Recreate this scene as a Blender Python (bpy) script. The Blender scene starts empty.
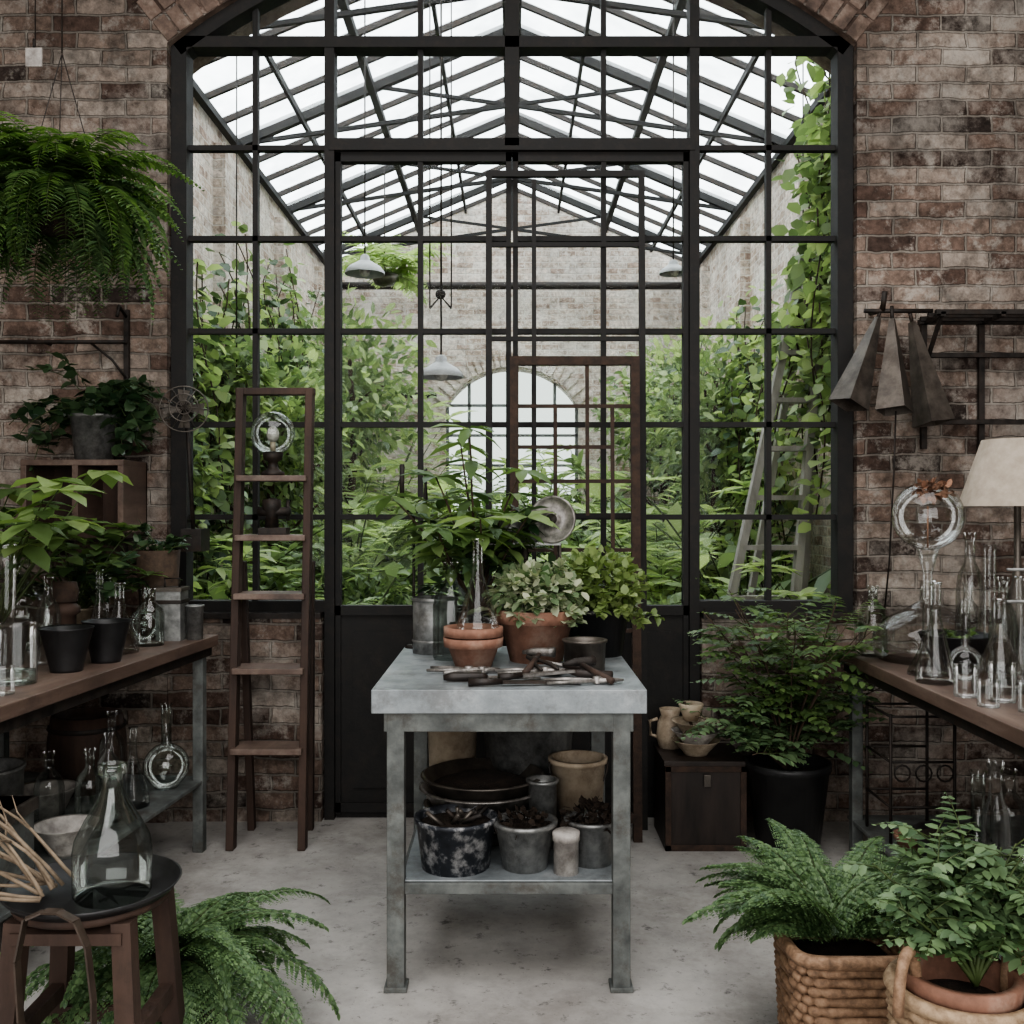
import bpy, math, numpy as np
from mathutils import Vector, Matrix
rng = np.random.default_rng(7)
U = lambda a,b: float(rng.uniform(a,b))
pi = math.pi
scene = bpy.context.scene
H = 1.433
try:
    scene.view_settings.look='AgX - Medium High Contrast'
except Exception as e: print(e)

# ------------------------------------------------------------------ materials
def newmat(name):
    m = bpy.data.materials.new(name); m.use_nodes = True
    nt = m.node_tree; nt.nodes.clear()
    return m, nt, nt.nodes.new, nt.links.new
def ramp(N, stops, interp='LINEAR'):
    r = N('ShaderNodeValToRGB'); cr = r.color_ramp; cr.interpolation = interp
    while len(cr.elements) < len(stops): cr.elements.new(0.5)
    for e,(p,c) in zip(cr.elements, stops):
        e.position = p; e.color = (c[0],c[1],c[2],1) if not isinstance(c,(int,float)) else (c,c,c,1)
    return r
def pm(name, c1, c2, scale=8, rough=.6, metal=0, bump=.15, stretch=(1,1,1), c3=None, bscale=None, dist=.002, grime=0, grimec=(.05,.035,.025)):
    m,nt,N,L = newmat(name)
    tc = N('ShaderNodeTexCoord'); mp = N('ShaderNodeMapping'); mp.inputs['Scale'].default_value = stretch
    L(tc.outputs['Object'], mp.inputs['Vector'])
    n = N('ShaderNodeTexNoise'); n.inputs['Scale'].default_value = scale; n.inputs['Detail'].default_value = 8; n.inputs['Roughness'].default_value=.65
    L(mp.outputs[0], n.inputs['Vector'])
    st = [(.32,c1),(.62,c2)]
    if c3: st = [(.3,c1),(.5,c2),(.68,c3)]
    r = ramp(N, st); L(n.outputs['Fac'], r.inputs[0]); col=r.outputs[0]
    b = N('ShaderNodeBsdfPrincipled')
    if grime:
        n4=N('ShaderNodeTexNoise'); n4.inputs['Scale'].default_value=scale*.7; n4.inputs['Detail'].default_value=12; n4.inputs['Roughness'].default_value=.8
        ad=N('ShaderNodeVectorMath'); L(tc.outputs['Object'],ad.inputs[0]); ad.inputs[1].default_value=(3.1,7.7,1.3); L(ad.outputs[0],n4.inputs['Vector'])
        r4=ramp(N,[(.5,0),(.62,grime)]); L(n4.outputs['Fac'],r4.inputs[0])
        mx=N('ShaderNodeMix'); mx.data_type='RGBA'; L(r4.outputs[0],mx.inputs[0]); L(col,mx.inputs[6]); mx.inputs[7].default_value=(*grimec,1); col=mx.outputs[2]
    L(col, b.inputs['Base Color'])
    b.inputs['Metallic'].default_value = metal
    rr = N('ShaderNodeMapRange'); rr.inputs['To Min'].default_value = max(.05,rough-.15); rr.inputs['To Max'].default_value=min(1,rough+.15)
    L(n.outputs['Fac'], rr.inputs['Value']); L(rr.outputs[0], b.inputs['Roughness'])
    n2 = N('ShaderNodeTexNoise'); n2.inputs['Scale'].default_value = bscale or scale*5; n2.inputs['Detail'].default_value = 4
    L(mp.outputs[0], n2.inputs['Vector'])
    bp = N('ShaderNodeBump'); bp.inputs['Strength'].default_value = bump; bp.inputs['Distance'].default_value = dist
    L(n2.outputs['Fac'], bp.inputs['Height']); L(bp.outputs[0], b.inputs['Normal'])
    o = N('ShaderNodeOutputMaterial'); L(b.outputs[0], o.inputs[0])
    return m
def brickmat(name, stops, mortar, white=(.5,.45,.4), wamt=.5, bw=.225, rh=.077, bump=1.0, dirt=.5, wlo=.5):
    m,nt,N,L = newmat(name)
    g = N('ShaderNodeNewGeometry'); s = N('ShaderNodeSeparateXYZ'); L(g.outputs['Position'], s.inputs[0])
    c = N('ShaderNodeCombineXYZ')
    add = N('ShaderNodeMath'); add.operation='ADD'
    L(s.outputs['X'], add.inputs[0]); L(s.outputs['Y'], add.inputs[1])
    L(add.outputs[0], c.inputs[0]); L(s.outputs['Z'], c.inputs[1])
    prev=c.outputs[0]
    for sc,am in((5,.03),(26,.011)):
        wob = N('ShaderNodeTexNoise'); wob.inputs['Scale'].default_value=sc; L(g.outputs['Position'], wob.inputs['Vector'])
        wm = N('ShaderNodeVectorMath'); wm.operation='MULTIPLY_ADD'; L(wob.outputs['Color'], wm.inputs[0]); wm.inputs[1].default_value=(am,am,0); L(prev, wm.inputs[2]); prev=wm.outputs[0]
    br = N('ShaderNodeTexBrick'); L(prev, br.inputs['Vector'])
    br.inputs['Scale'].default_value=1; br.inputs['Brick Width'].default_value=bw; br.inputs['Row Height'].default_value=rh
    br.inputs['Mortar Size'].default_value=.0075; br.inputs['Mortar Smooth'].default_value=.5; br.inputs['Bias'].default_value=0
    br.inputs['Color1'].default_value=(0,0,0,1); br.inputs['Color2'].default_value=(1,1,1,1); br.inputs['Mortar'].default_value=(.5,.5,.5,1)
    r = ramp(N, stops); L(br.outputs['Color'], r.inputs[0])
    n1 = N('ShaderNodeTexNoise'); n1.inputs['Scale'].default_value=24; n1.inputs['Detail'].default_value=9; n1.inputs['Roughness'].default_value=.7; L(g.outputs['Position'], n1.inputs['Vector'])
    r1 = ramp(N, [(.32,.45),(.68,1.4)]); L(n1.outputs['Fac'], r1.inputs[0])
    mul = N('ShaderNodeMix'); mul.data_type='RGBA'; mul.blend_type='MULTIPLY'; mul.inputs[0].default_value=1
    L(r.outputs[0], mul.inputs[6]); L(r1.outputs[0], mul.inputs[7])
    mm = N('ShaderNodeMix'); mm.data_type='RGBA'; L(br.outputs['Fac'], mm.inputs[0]); L(mul.outputs[2], mm.inputs[6]); mm.inputs[7].default_value=(*mortar,1)
    prevc=mm.outputs[2]
    for sc,lo,hi,am,off in((1.5,wlo,.64,wamt,0),(9,.52,.62,wamt*1.1,5.3)):
        av=N('ShaderNodeVectorMath'); L(g.outputs['Position'],av.inputs[0]); av.inputs[1].default_value=(off,off,off)
        n2 = N('ShaderNodeTexNoise'); n2.inputs['Scale'].default_value=sc; n2.inputs['Detail'].default_value=12; n2.inputs['Roughness'].default_value=.78; L(av.outputs[0], n2.inputs['Vector'])
        r2 = ramp(N, [(lo,0),(hi,am)]); L(n2.outputs['Fac'], r2.inputs[0])
        mw = N('ShaderNodeMix'); mw.data_type='RGBA'; L(r2.outputs[0], mw.inputs[0]); L(prevc, mw.inputs[6]); mw.inputs[7].default_value=(*white,1); prevc=mw.outputs[2]
    for sc,lo,hi in((.9,.36,.62),(4.5,.34,.52)):
        n3 = N('ShaderNodeTexNoise'); n3.inputs['Scale'].default_value=sc; n3.inputs['Detail'].default_value=8; n3.inputs['Roughness'].default_value=.65; L(c.outputs[0], n3.inputs['Vector'])
        r3 = ramp(N, [(lo,dirt),(hi,1)]); L(n3.outputs['Fac'], r3.inputs[0])
        md = N('ShaderNodeMix'); md.data_type='RGBA'; md.blend_type='MULTIPLY'; md.inputs[0].default_value=1; L(prevc, md.inputs[6]); L(r3.outputs[0], md.inputs[7]); prevc=md.outputs[2]
    b = N('ShaderNodeBsdfPrincipled'); L(prevc, b.inputs['Base Color']); b.inputs['Roughness'].default_value=.92; b.inputs['Specular IOR Level'].default_value=.25
    inv = N('ShaderNodeMath'); inv.operation='MULTIPLY_ADD'; L(br.outputs['Fac'], inv.inputs[0]); inv.inputs[1].default_value=-1; 
    L(n1.outputs['Fac'], inv.inputs[2])
    bp = N('ShaderNodeBump'); bp.inputs['Strength'].default_value=bump; bp.inputs['Distance'].default_value=.011; L(inv.outputs[0], bp.inputs['Height']); L(bp.outputs[0], b.inputs['Normal'])
    o = N('ShaderNodeOutputMaterial'); L(b.outputs[0], o.inputs[0])
    return m
def leafmat(name, c1, c2, trans=.35, rough=.45):
    m,nt,N,L = newmat(name)
    g = N('ShaderNodeNewGeometry'); r = ramp(N, [(0,c1),(1,c2)]); L(g.outputs['Random Per Island'], r.inputs[0])
    b = N('ShaderNodeBsdfPrincipled'); L(r.outputs[0], b.inputs['Base Color']); b.inputs['Roughness'].default_value=rough
    t = N('ShaderNodeBsdfTranslucent'); mx = N('ShaderNodeMix'); mx.data_type='RGBA'; mx.blend_type='MULTIPLY'; mx.inputs[0].default_value=1
    L(r.outputs[0], mx.inputs[6]); mx.inputs[7].default_value=(1.25,1.35,.85,1); L(mx.outputs[2], t.inputs[0])
    ms = N('ShaderNodeMixShader'); ms.inputs[0].default_value=trans; L(b.outputs[0], ms.inputs[1]); L(t.outputs[0], ms.inputs[2])
    o = N('ShaderNodeOutputMaterial'); L(ms.outputs[0], o.inputs[0]); return m
def glassmat(name, centre, edge, refl=.6, lo=.04):
    m,nt,N,L = newmat(name)
    lw = N('ShaderNodeLayerWeight'); lw.inputs['Blend'].default_value=.35
    r = ramp(N, [(0,centre),(.6,centre),(1,edge)]); L(lw.outputs['Facing'], r.inputs[0])
    t = N('ShaderNodeBsdfTransparent'); L(r.outputs[0], t.inputs[0])
    gl = N('ShaderNodeBsdfGlossy'); gl.inputs['Roughness'].default_value=.06
    fr = N('ShaderNodeFresnel'); fr.inputs['IOR'].default_value=1.5
    mr = N('ShaderNodeMapRange'); mr.inputs['From Min'].default_value=.04; mr.inputs['From Max'].default_value=.7; mr.inputs['To Min'].default_value=lo; mr.inputs['To Max'].default_value=refl; L(fr.outputs[0], mr.inputs['Value'])
    ms = N('ShaderNodeMixShader'); L(mr.outputs[0], ms.inputs[0]); L(t.outputs[0], ms.inputs[1]); L(gl.outputs[0], ms.inputs[2])
    o = N('ShaderNodeOutputMaterial'); L(ms.outputs[0], o.inputs[0]); return m

M = {}
M['brick'] = brickmat('old_brick',[(0,(.06,.046,.04)),(.2,(.14,.092,.074)),(.45,(.235,.165,.132)),(.7,(.31,.235,.19)),(.88,(.38,.31,.26)),(1,(.46,.4,.345))],(.27,.238,.205),white=(.54,.495,.44),wamt=.65)
M['brick_gh'] = brickmat('limewashed_brick',[(0,(.42,.31,.25)),(.4,(.57,.47,.39)),(1,(.72,.63,.56))],(.63,.58,.52),white=(.8,.76,.7),wamt=.8,dirt=.74,bump=.6)
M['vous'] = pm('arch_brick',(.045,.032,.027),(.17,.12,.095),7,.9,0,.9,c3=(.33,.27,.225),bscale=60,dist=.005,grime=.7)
M['floor'] = pm('worn_concrete',(.28,.265,.25),(.41,.395,.375),1.7,.75,0,.35,c3=(.5,.485,.46),bscale=35,grime=.5,grimec=(.21,.19,.17))
def fleck(m):
    nt=m.node_tree;N=nt.nodes.new;L=nt.links.new
    b=[n for n in nt.nodes if n.type=='BSDF_PRINCIPLED'][0]; src=b.inputs['Base Color'].links[0].from_socket
    g=N('ShaderNodeNewGeometry')
    for sc,a,c,lo in((5,.33,.55,.75),(16,.34,.43,.35),(45,.34,.39,.35)):
        n=N('ShaderNodeTexNoise'); n.inputs['Scale'].default_value=sc; n.inputs['Detail'].default_value=9; n.inputs['Roughness'].default_value=.75; L(g.outputs['Position'],n.inputs['Vector'])
        r=ramp(N,[(a,lo),(c,1)]); L(n.outputs['Fac'],r.inputs[0])
        x=N('ShaderNodeMix'); x.data_type='RGBA'; x.blend_type='MULTIPLY'; x.inputs[0].default_value=1; L(src,x.inputs[6]); L(r.outputs[0],x.inputs[7]); src=x.outputs[2]
    L(src,b.inputs['Base Color'])
fleck(M['floor'])
M['plaster']=pm('dark_plaster',(.16,.14,.12),(.25,.22,.2),3,.9)
M['steel']=pm('black_steel',(.005,.005,.005),(.015,.014,.013),14,.75,0,.4,grime=.5,grimec=(.028,.021,.017))
M['iron']=pm('dark_iron',(.012,.011,.01),(.045,.038,.034),20,.6,.4,.4,grime=.5,grimec=(.06,.035,.022))
M['rust']=pm('rusty_iron',(.02,.014,.011),(.065,.04,.029),22,.85,.1,.5)
M['galv']=pm('galvanised_steel',(.17,.19,.2),(.28,.31,.325),7,.5,.3,.4,c3=(.42,.445,.46),bscale=60,grime=.5,grimec=(.11,.105,.1))
M['galvdark']=pm('painted_grey_steel',(.06,.066,.064),(.125,.135,.13),11,.6,.2,.4,c3=(.2,.215,.205),grime=.6,grimec=(.06,.045,.033))
M['zinc']=pm('dull_zinc',(.15,.155,.155),(.37,.375,.365),22,.45,.6,.3,grime=.4)
M['wood']=pm('worn_brown_wood',(.022,.013,.01),(.075,.045,.033),9,.75,0,.5,stretch=(1,1,.15),bscale=70,grime=.3,grimec=(.02,.015,.012))
M['benchtop']=pm('bench_top_wood',(.055,.038,.031),(.14,.095,.075),7,.5,0,.4,stretch=(1,.15,1),c3=(.25,.19,.155),bscale=60,grime=.5,grimec=(.05,.035,.03))
M['darkwood']=pm('dark_box_wood',(.008,.006,.005),(.03,.02,.016),10,.5,0,.4,stretch=(1,1,.2))
M['terra']=pm('terracotta',(.16,.08,.053),(.28,.145,.1),10,.85,0,.25,c3=(.38,.26,.2),grime=.4,grimec=(.12,.075,.055))
M['black']=pm('black_plastic',(.008,.008,.009),(.02,.02,.021),10,.45,0,.1)
M['soil']=pm('soil',(.012,.008,.005),(.04,.025,.016),40,.95,0,1,dist=.01)
M['cream']=pm('stained_cream_enamel',(.26,.2,.14),(.5,.42,.32),9,.6,0,.2,grime=.5,grimec=(.12,.08,.05))
M['white']=pm('chipped_white_enamel',(.22,.2,.19),(.6,.57,.53),14,.5,0,.2,grime=.5,grimec=(.1,.075,.06))
M['splash']=pm('paint_splashed_pot',(.012,.013,.016),(.03,.035,.045),22,.5,.1,.4,c3=(.5,.5,.5))
M['wicker']=pm('wicker',(.1,.06,.035),(.25,.155,.095),45,.75,0,.5,c3=(.36,.24,.155))
M['wickl']=pm('light_wicker',(.2,.13,.075),(.44,.32,.21),45,.75,0,.5)
M['shade']=pm('linen_lampshade',(.34,.29,.23),(.46,.4,.33),20,.9,0,.2)
M['bark']=pm('bark',(.03,.02,.014),(.09,.06,.04),25,.85,0,.6)
M['twig']=pm('dry_twig',(.12,.09,.06),(.27,.21,.15),25,.85,0,.5)
M['stem']=pm('green_stem',(.03,.05,.015),(.07,.1,.03),15,.6)
M['leather']=pm('leather_strap',(.025,.017,.012),(.07,.05,.037),15,.6)
M['pewter']=pm('dark_tin',(.06,.053,.048),(.17,.15,.13),10,.45,.6,.3,grime=.4)
M['tool']=pm('tool_steel',(.1,.097,.09),(.36,.34,.32),30,.4,.6,.3,grime=.5)
M['ladder']=pm('weathered_pale_wood',(.19,.18,.16),(.36,.34,.31),10,.8,0,.3,stretch=(1,1,.15))
M['dry']=pm('dried_flower',(.16,.07,.04),(.35,.2,.13),25,.9)
M['lampw']=pm('enamel_lamp_grey',(.24,.25,.25),(.38,.39,.39),6,.4,.1,.05)
M['fern']=leafmat('fern_green',(.055,.115,.035),(.18,.29,.095),.35)
M['fern2']=leafmat('fern_floor_green',(.055,.11,.05),(.18,.28,.125),.3)
M['dark']=leafmat('dark_leaf',(.022,.052,.025),(.08,.135,.065),.2,.3)
M['mid']=leafmat('mid_leaf',(.065,.12,.05),(.2,.3,.11),.35)
M['bright']=leafmat('bright_leaf',(.11,.19,.065),(.31,.42,.17),.4)
M['yel']=leafmat('yellow_green_leaf',(.11,.175,.05),(.31,.39,.16),.35)
M['cream_leaf']=leafmat('variegated_leaf',(.08,.16,.06),(.58,.6,.45),.3)
M['blueg']=leafmat('grey_green_leaf',(.07,.125,.065),(.21,.31,.16),.3)
M['gmid']=leafmat('conservatory_leaf',(.11,.165,.085),(.3,.385,.2),.4)
M['gbright']=leafmat('conservatory_bright_leaf',(.22,.3,.14),(.5,.58,.32),.45)
M['gdark']=leafmat('conservatory_deep_leaf',(.04,.075,.038),(.13,.19,.095),.25)
M['glass']=glassmat('clear_glass',(.965,.98,.975),(.52,.57,.55),.6,.05)
M['glassg']=glassmat('green_glass',(.88,.925,.9),(.4,.47,.43),.6,.06)
M['pane']=glassmat('window_pane',(.97,.98,.975),(.85,.9,.88),.3,.006)
M['dimpane']=glassmat('dimmed_pane',(.22,.24,.22),(.16,.18,.16),.2,.01)  # dark tint put into the pane to dim the bright sky behind the arch
def roofglass():
    m,nt,N,L=newmat('roof_glass')
    g=N('ShaderNodeNewGeometry'); r=ramp(N,[(0,.15),(1,.6)]); L(g.outputs['Random Per Island'],r.inputs[0])
    n=N('ShaderNodeTexNoise'); n.inputs['Scale'].default_value=2.2; n.inputs['Detail'].default_value=9; n.inputs['Roughness'].default_value=.7; L(g.outputs['Position'],n.inputs['Vector'])
    rc=ramp(N,[(.35,(.5,.54,.55)),(.6,(.93,.955,.96))]); L(n.outputs['Fac'],rc.inputs[0])
    t=N('ShaderNodeBsdfTransparent'); L(rc.outputs[0],t.inputs[0])
    d=N('ShaderNodeBsdfTranslucent'); d.inputs[0].default_value=(.7,.74,.75,1)
    ms=N('ShaderNodeMixShader'); L(r.outputs[0],ms.inputs[0]); L(t.outputs[0],ms.inputs[1]); L(d.outputs[0],ms.inputs[2])
    o=N('ShaderNodeOutputMaterial'); L(ms.outputs[0],o.inputs[0]); return m
M['roof']=roofglass()

# ------------------------------------------------------------------ builder
LT = np.array([[0,0,0],[.3,-.5,.04],[.3,0,0],[.3,.5,.04],[.68,-.42,.0],[.68,0,-.04],[.68,.42,.0],[1,0,-.14]])
LF = [(0,1,2),(0,2,3),(1,4,5,2),(2,5,6,3),(4,7,5),(5,7,6)]
def nrm(a): return a/np.maximum(np.linalg.norm(a,axis=-1,keepdims=True),1e-9)
class B:
    def __init__(s,name): s.name=name; s.V=[]; s.F=[]; s.MI=[]; s.SM=[]; s.mats=[]; s.n=0
    def mi(s,m):
        if m not in s.mats: s.mats.append(m)
        return s.mats.index(m)
    def add(s,V,F,m,smooth=False):
        V=np.asarray(V,float); s.V.append(V)
        k=s.mi(m); n=s.n
        s.F += [tuple(i+n for i in f) for f in F]; s.MI += [k]*len(F); s.SM += [smooth]*len(F); s.n+=len(V)
    def box(s,x0,x1,y0,y1,z0,z1,m,rot=None,piv=None):
        V=np.array([(x,y,z) for x in(x0,x1) for y in(y0,y1) for z in(z0,z1)],float)
        if rot is not None:
            R=np.array(Matrix.Rotation(rot[1],3,rot[0])); c=V.mean(0) if piv is None else np.array(piv)
            V=(V-c)@R.T+c
        s.add(V,[(0,1,3,2),(4,6,7,5),(0,4,5,1),(2,3,7,6),(0,2,6,4),(1,5,7,3)],m)
    def beam(s,a,b,w,d,m,up=(0,1,0)):
        a=np.array(a,float);b=np.array(b,float);t=nrm(b-a);u=nrm(np.cross(t,np.array(up,float)));v=np.cross(u,t)
        V=[p+u*i*w/2+v*j*d/2 for p in(a,b) for i,j in((-1,-1),(1,-1),(1,1),(-1,1))]
        s.add(V,[(0,1,2,3),(7,6,5,4),(0,4,5,1),(1,5,6,2),(2,6,7,3),(3,7,4,0)],m)
    def lathe(s,prof,c,m,seg=28,axis=None,smooth=True):
        P=np.array(prof,float); a=np.linspace(0,2*pi,seg,endpoint=False)
        V=np.stack([np.outer(P[:,0],np.cos(a)),np.outer(P[:,0],np.sin(a)),np.repeat(P[:,1:2],seg,1)],-1).reshape(-1,3)
        if axis is not None:
            q=np.array(Vector(axis).to_track_quat('Z','Y').to_matrix()); V=V@q.T
        V=V+np.array(c,float)
        F=[]
        for i in range(len(P)-1):
            for j in range(seg):
                k=(j+1)%seg; F.append((i*seg+j,i*seg+k,(i+1)*seg+k,(i+1)*seg+j))
        s.add(V,F,m,smooth)
    def tube(s,pts,r,m,seg=6,closed=False):
        P=np.array(pts,float); n=len(P)
        T=nrm(np.gradient(P,axis=0)) if not closed else nrm(np.roll(P,-1,0)-np.roll(P,1,0))
        ref=np.array([0,0,1.]) 
        if abs(T[:,2]).mean()>.75: ref=np.array([1.,0,0])
        u=nrm(np.cross(T,ref)+1e-6); v=np.cross(T,u)
        R=np.ones(n)*r if np.isscalar(r) else np.array(r)
        a=np.linspace(0,2*pi,seg,endpoint=False)
        V=(P[:,None]+R[:,None,None]*(u[:,None]*np.cos(a)[None,:,None]+v[:,None]*np.sin(a)[None,:,None])).reshape(-1,3)
        F=[]
        for i in range(n if closed else n-1):
            i2=(i+1)%n
            for j in range(seg):
                k=(j+1)%seg; F.append((i*seg+j,i*seg+k,i2*seg+k,i2*seg+j))
        if not closed: F.append(tuple(range(seg-1,-1,-1))); F.append(tuple((n-1)*seg+j for j in range(seg)))
        s.add(V,F,m,True)
    def sphere(s,c,r,m,seg=24,sq=1):
        s.lathe([(max(1e-4,r*math.sin(t)),-r*sq*math.cos(t)) for t in np.linspace(0,pi,seg//2+1)],c,m,seg)
    def leaves(s,P,D,Ln,W,m,up=None,jit=.5):
        P=np.atleast_2d(P);D=nrm(np.atleast_2d(D));n=len(P)
        Ln=np.ones(n)*Ln;W=np.ones(n)*W
        upv=(np.array([0,0,1.]) if up is None else np.array(up))+rng.normal(0,jit,(n,3))
        S=nrm(np.cross(D,upv));Nn=np.cross(S,D)
        V=P[:,None]+(Ln[:,None]*LT[:,0])[...,None]*D[:,None]+(W[:,None]*LT[:,1])[...,None]*S[:,None]+(Ln[:,None]*LT[:,2])[...,None]*Nn[:,None]
        F=[tuple(i*8+k for k in f) for i in range(n) for f in LF]
        s.add(V.reshape(-1,3),F,m,True)
    def frond(s,base,az,el,Ln,k,pl,pw,droop,m,bip=False,stem='stem',bare=.08,ang=.35,jit=.15):
        t=np.linspace(0,1,k+2); th=el-droop*t
        d=np.stack([np.cos(th)*math.cos(az),np.cos(th)*math.sin(az),np.sin(th)],-1)
        P=np.array(base)+np.concatenate([[np.zeros(3)],np.cumsum(d[:-1]*Ln/(k+1),0)])
        s.tube(P[::2],np.linspace(.0022,.0008,len(P[::2])),stem,3)
        side=np.array([-math.sin(az),math.cos(az),0]); 
        tt=t[1:];sel=tt>bare
        Pp=P[1:][sel];dd=d[1:][sel];tq=tt[sel]
        prof=np.clip(np.minimum((tq-bare+.06)*5,1)*(1-tq**2.2)+.08,.05,1)
        for sg in(-1,1):
            D=nrm(side*sg+dd*ang+rng.normal(0,.07,dd.shape)+np.array([0,0,-.12]))
            if not bip:
                s.leaves(Pp,D,pl*prof*rng.uniform(.85,1.1,len(Pp)),pw*(.5+.5*prof),m,up=(0,0,1),jit=jit)
            else:
                for i in range(len(Pp)):
                    q=max(4,int(13*prof[i])); u=np.linspace(.08,.95,q); LL=pl*prof[i]
                    bp=Pp[i]+D[i]*LL*u[:,None]+np.array([0,0,-1])*(u[:,None]**2)*LL*.18
                    l2=pw*(1-u*.75)*1.0
                    for s2 in(-1,1):
                        s.leaves(bp,np.tile(dd[i]*s2+D[i]*.4,(q,1)),l2,l2*.55,m,jit=.2)
                s.leaves(Pp[-2:],dd[-2:],pl*.15,pw*.5,m)
    def done(s,bevel=0,clampz=None,clampy=None,clampx=None):
        V=np.concatenate(s.V)
        if clampz is not None: V[:,2]=np.maximum(V[:,2],clampz)
        if clampy is not None: V[:,1]=np.minimum(V[:,1],clampy)
        if clampx is not None: V[:,0]=np.clip(V[:,0],*clampx)
        c=np.array([(V[:,0].min()+V[:,0].max())/2,(V[:,1].min()+V[:,1].max())/2,V[:,2].min()])
        me=bpy.data.meshes.new(s.name); me.from_pydata((V-c).tolist(),[],s.F)
        for m in s.mats: me.materials.append(M[m])
        me.polygons.foreach_set('material_index',s.MI); me.polygons.foreach_set('use_smooth',s.SM); me.update()
        o=bpy.data.objects.new(s.name,me); o.location=c; scene.collection.objects.link(o)
        if bevel:
            b=o.modifiers.new('bevel','BEVEL'); b.width=bevel; b.segments=2; b.limit_method='ANGLE'; b.angle_limit=.7
        return o

def potprof(rt,rb,h,t=.008,rim=0,rimh=0):
    p=[(1e-4,0),(rb,0)]
    if rim: p+=[(rt-.002,h-rimh),(rt+rim,h-rimh),(rt+rim*1.2,h),(rt-t,h)]
    else: p+=[(rt,h),(rt-t,h)]
    p+=[(rt-t*1.3,h*.8),(rb*.9,h*.15),(1e-4,h*.15)]
    return p
def pot(b,x,y,z,rt,rb,h,m,rim=0,rimh=0,soil=True,seg=32):
    b.lathe(potprof(rt,rb,h,rim=rim,rimh=rimh),(x,y,z),m,seg,smooth=True)
    if soil: b.lathe([(1e-4,h*.88),(rt*.5,h*.89),(rt*.96-.006,h*.85)],(x,y,z),'soil',seg)
def arcdir(az,el): return np.array([math.cos(el)*math.cos(az),math.cos(el)*math.sin(az),math.sin(el)])
def azpick(front):
    a=U(-pi,pi)
    while front and -2.6<a<-.6 and U(0,1)<front: a=U(-pi,pi)
    return a
def fern(b,c,n,L,pl,pw,m='fern',k=24,el=(.2,1.4),droop=(1.2,2.2),bip=False,lmin=.6,front=0):
    for i in range(n):
        e=U(*el); b.frond((c[0]+U(-.03,.03),c[1]+U(-.03,.03),c[2]),azpick(front),e,L*U(lmin,1),k,pl*U(.8,1.1),pw,U(*droop)+e*.3,m,bip)
def stemline(base,az,el,L,n=7,bend=.5):
    P=[np.array(base,float)];e=el;a=az
    for i in range(n):
        e-=bend/n*U(.3,1.7);a+=U(-.15,.15);P.append(P[-1]+arcdir(a,e)*L/n)
    return np.array(P)
def shrub(b,c,n,L,leafL,leafW,per,m,el=(.7,1.5),bend=.6,stem='stem',r=.004,start=.25,mats=None):
    for i in range(n):
        P=stemline((c[0]+U(-.02,.02),c[1]+U(-.02,.02),c[2]),U(0,2*pi),U(*el),L*U(.55,1),7,bend)
        b.tube(P,np.linspace(r,r*.35,len(P)),stem,4)
        t=rng.uniform(start,1,per)**.8*(len(P)-1); i0=np.minimum(t.astype(int),len(P)-2); f=(t-i0)[:,None]
        Q=P[i0]*(1-f)+P[i0+1]*f; T=P[i0+1]-P[i0]
        D=nrm(T)*.5+rng.normal(0,1,(per,3))*np.array([1,1,.45])*.8
        mm=m if mats is None else mats[i%len(mats)]
        b.leaves(Q,D,leafL*rng.uniform(.6,1.15,per),leafW*rng.uniform(.7,1.1,per),mm,jit=.35)
def whorl(b,P,n,L,W,m,el=0.1):
    az=np.linspace(0,2*pi,n,endpoint=False)+U(0,6)
    D=np.stack([np.cos(az),np.sin(az),np.full(n,el)+rng.normal(0,.2,n)],-1)
    b.leaves(np.tile(P,(n,1)),D,L*rng.uniform(.75,1.1,n),W,m,jit=.15)
def whorlplant(b,c,n,L,leafL,leafW,m,el=(.7,1.5),k=7,stem='stem',levels=3):
    for i in range(n):
        P=stemline(c,U(0,2*pi),U(*el),L*U(.5,1),6,.5)
        b.tube(P,np.linspace(.006,.0025,len(P)),stem,5)
        for j in range(levels): whorl(b,P[-1-j*1],k if j==0 else k-3,leafL*(1 if j==0 else .9),leafW,m,el=-.15 if j else .15)
def pinnate(b,c,n,L,leafm,sub=(5,.13,.05),el=(.9,1.5),bend=.7,stem='bark',nf=9,k=6,t0=.3,front=0,lmin=.5):
    for i in range(n):
        P=stemline(c,azpick(front),U(*el),L*U(lmin,1),8,bend)
        b.tube(P,np.linspace(.006,.002,len(P)),stem,4)
        for j in range(nf):
            t=U(t0,1)*(len(P)-1.01);i0=int(t);Q=P[i0]*(1-(t-i0))+P[i0+1]*(t-i0)
            b.frond(Q,U(0,2*pi),U(-.1,.9),sub[1]*U(.7,1.2)*1.6,k,sub[2],sub[2]*.5,.7,leafm,bare=.2,ang=.5)
def cloud(b,c,R,n,lL,lW,m,surf=.5,drop=0):
    d=nrm(rng.normal(0,1,(n,3))); rad=rng.uniform(surf,1,(n,1))
    P=np.array(c)+d*rad*np.array(R); D=d+rng.normal(0,.7,(n,3))-np.array([0,0,drop])
    b.leaves(P,D,lL*rng.uniform(.6,1.2,n),lW*rng.uniform(.7,1.1,n),m)

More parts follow.
